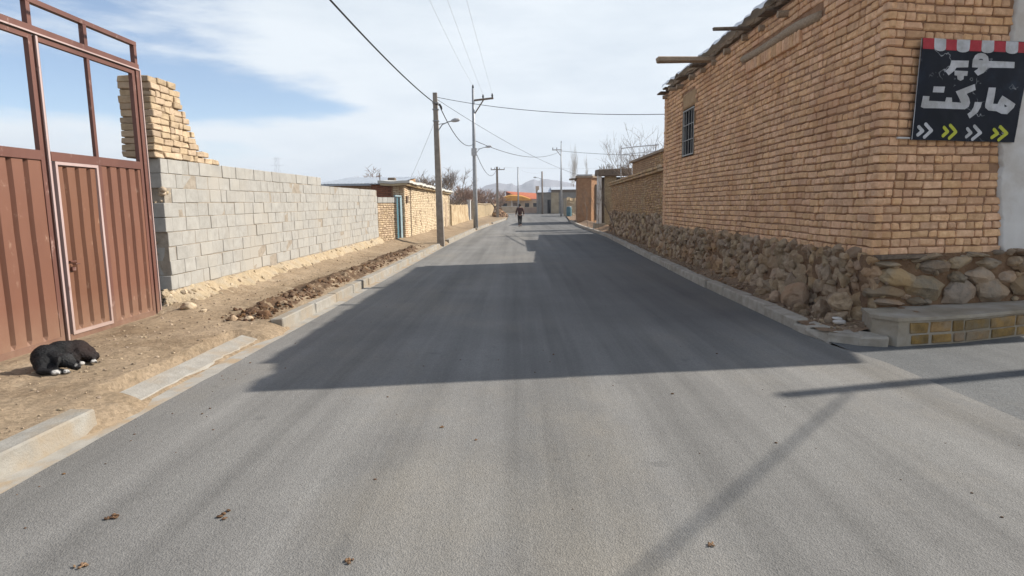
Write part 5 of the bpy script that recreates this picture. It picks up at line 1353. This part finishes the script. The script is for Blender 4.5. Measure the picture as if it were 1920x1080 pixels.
n1 = nois(nt, tc, 1.0, 8, .60, (2.2, 2.2, 10), (1.3, .4, .62))
n2 = nois(nt, tc, 1.0, 6, .6, (7, 7, 34), (3.7, 1.1, 2.))
hor = N(nt, 'ShaderNodeVectorMath', operation='NORMALIZE'); cb = N(nt, 'ShaderNodeCombineXYZ'); nt.links.new(sx.outputs['X'], cb.inputs[0]); nt.links.new(sx.outputs['Y'], cb.inputs[1]); nt.links.new(cb.outputs[0], hor.inputs[0])
hx = N(nt, 'ShaderNodeSeparateXYZ'); nt.links.new(hor.outputs[0], hx.inputs[0])
def mr(v, a, b_, c, d):
    q = N(nt, 'ShaderNodeMapRange', interpolation_type='SMOOTHSTEP'); nt.links.new(v, q.inputs[0])
    for i, k in enumerate((a, b_, c, d)): q.inputs[i + 1].default_value = k
    return q.outputs[0]
bias = mr(hx.outputs['X'], -.48, -.12, 0., .42)             # denser deck toward the right
low = mr(sx.outputs['Z'], .02, .10, .22, 0.)               # milky near the horizon
band = math_n(nt, 'MULTIPLY', mr(sx.outputs['Z'], .10, .15, 0., 1.), mr(sx.outputs['Z'], .15, .225, 1., 0.))
band = math_n(nt, 'MULTIPLY', band, mr(hx.outputs['X'], -.30, -.16, -.30, 0.))
f = math_n(nt, 'ADD', math_n(nt, 'ADD', n1, math_n(nt, 'MULTIPLY', math_n(nt, 'SUBTRACT', n2, .5), .30)), math_n(nt, 'ADD', bias, low))
f = math_n(nt, 'ADD', f, band)
cov = math_n(nt, 'MULTIPLY', mr(f, .36, .64, 0., 1.), mr(sx.outputs['Z'], .42, .75, 1., .30))   # deck thinned overhead, out of view, to deepen the shade on the ground
n3 = nois(nt, tc, 1.0, 7, .6, (3.5, 3.5, 14), (8, 2, 1))
ccol = ramp(nt, n3, [(.3, (4.45, 4.95, 5.45)), (.62, (5.45, 5.85, 6.2))])
col = mix(nt, math_n(nt, 'MULTIPLY_ADD', cov, .90, .06), sky.outputs[0], ccol)
nt.links.new(col, bg.inputs['Color']); nt.links.new(bg.outputs[0], wo.inputs[0])

cam = bpy.data.cameras.new('camera'); co_ = bpy.data.objects.new('camera', cam); COL.objects.link(co_)
p_, w_, r_ = math.atan(155.2 / 1150), math.atan(13.2 / 1150 * math.cos(math.atan(155.2 / 1150))), .012
Fv = V((-math.sin(w_) * math.cos(p_), math.cos(w_) * math.cos(p_), -math.sin(p_))); R0 = V((math.cos(w_), math.sin(w_), 0)); U0 = R0.cross(Fv)
Rv = R0 * math.cos(r_) - U0 * math.sin(r_); Uv = U0 * math.cos(r_) + R0 * math.sin(r_)
mw_ = Matrix((Rv, Uv, -Fv)).transposed().to_4x4(); mw_.translation = V((0, 0, 1.65)); co_.matrix_world = mw_
cam.sensor_width = 36; cam.sensor_fit = 'HORIZONTAL'; cam.lens = 1150 / 1920 * 36; cam.clip_end = 6000; cam.clip_start = .05
scene.camera = co_
scene.view_settings.view_transform = 'Standard'; scene.view_settings.look = 'None'; scene.view_settings.exposure = .72; scene.view_settings.gamma = 1
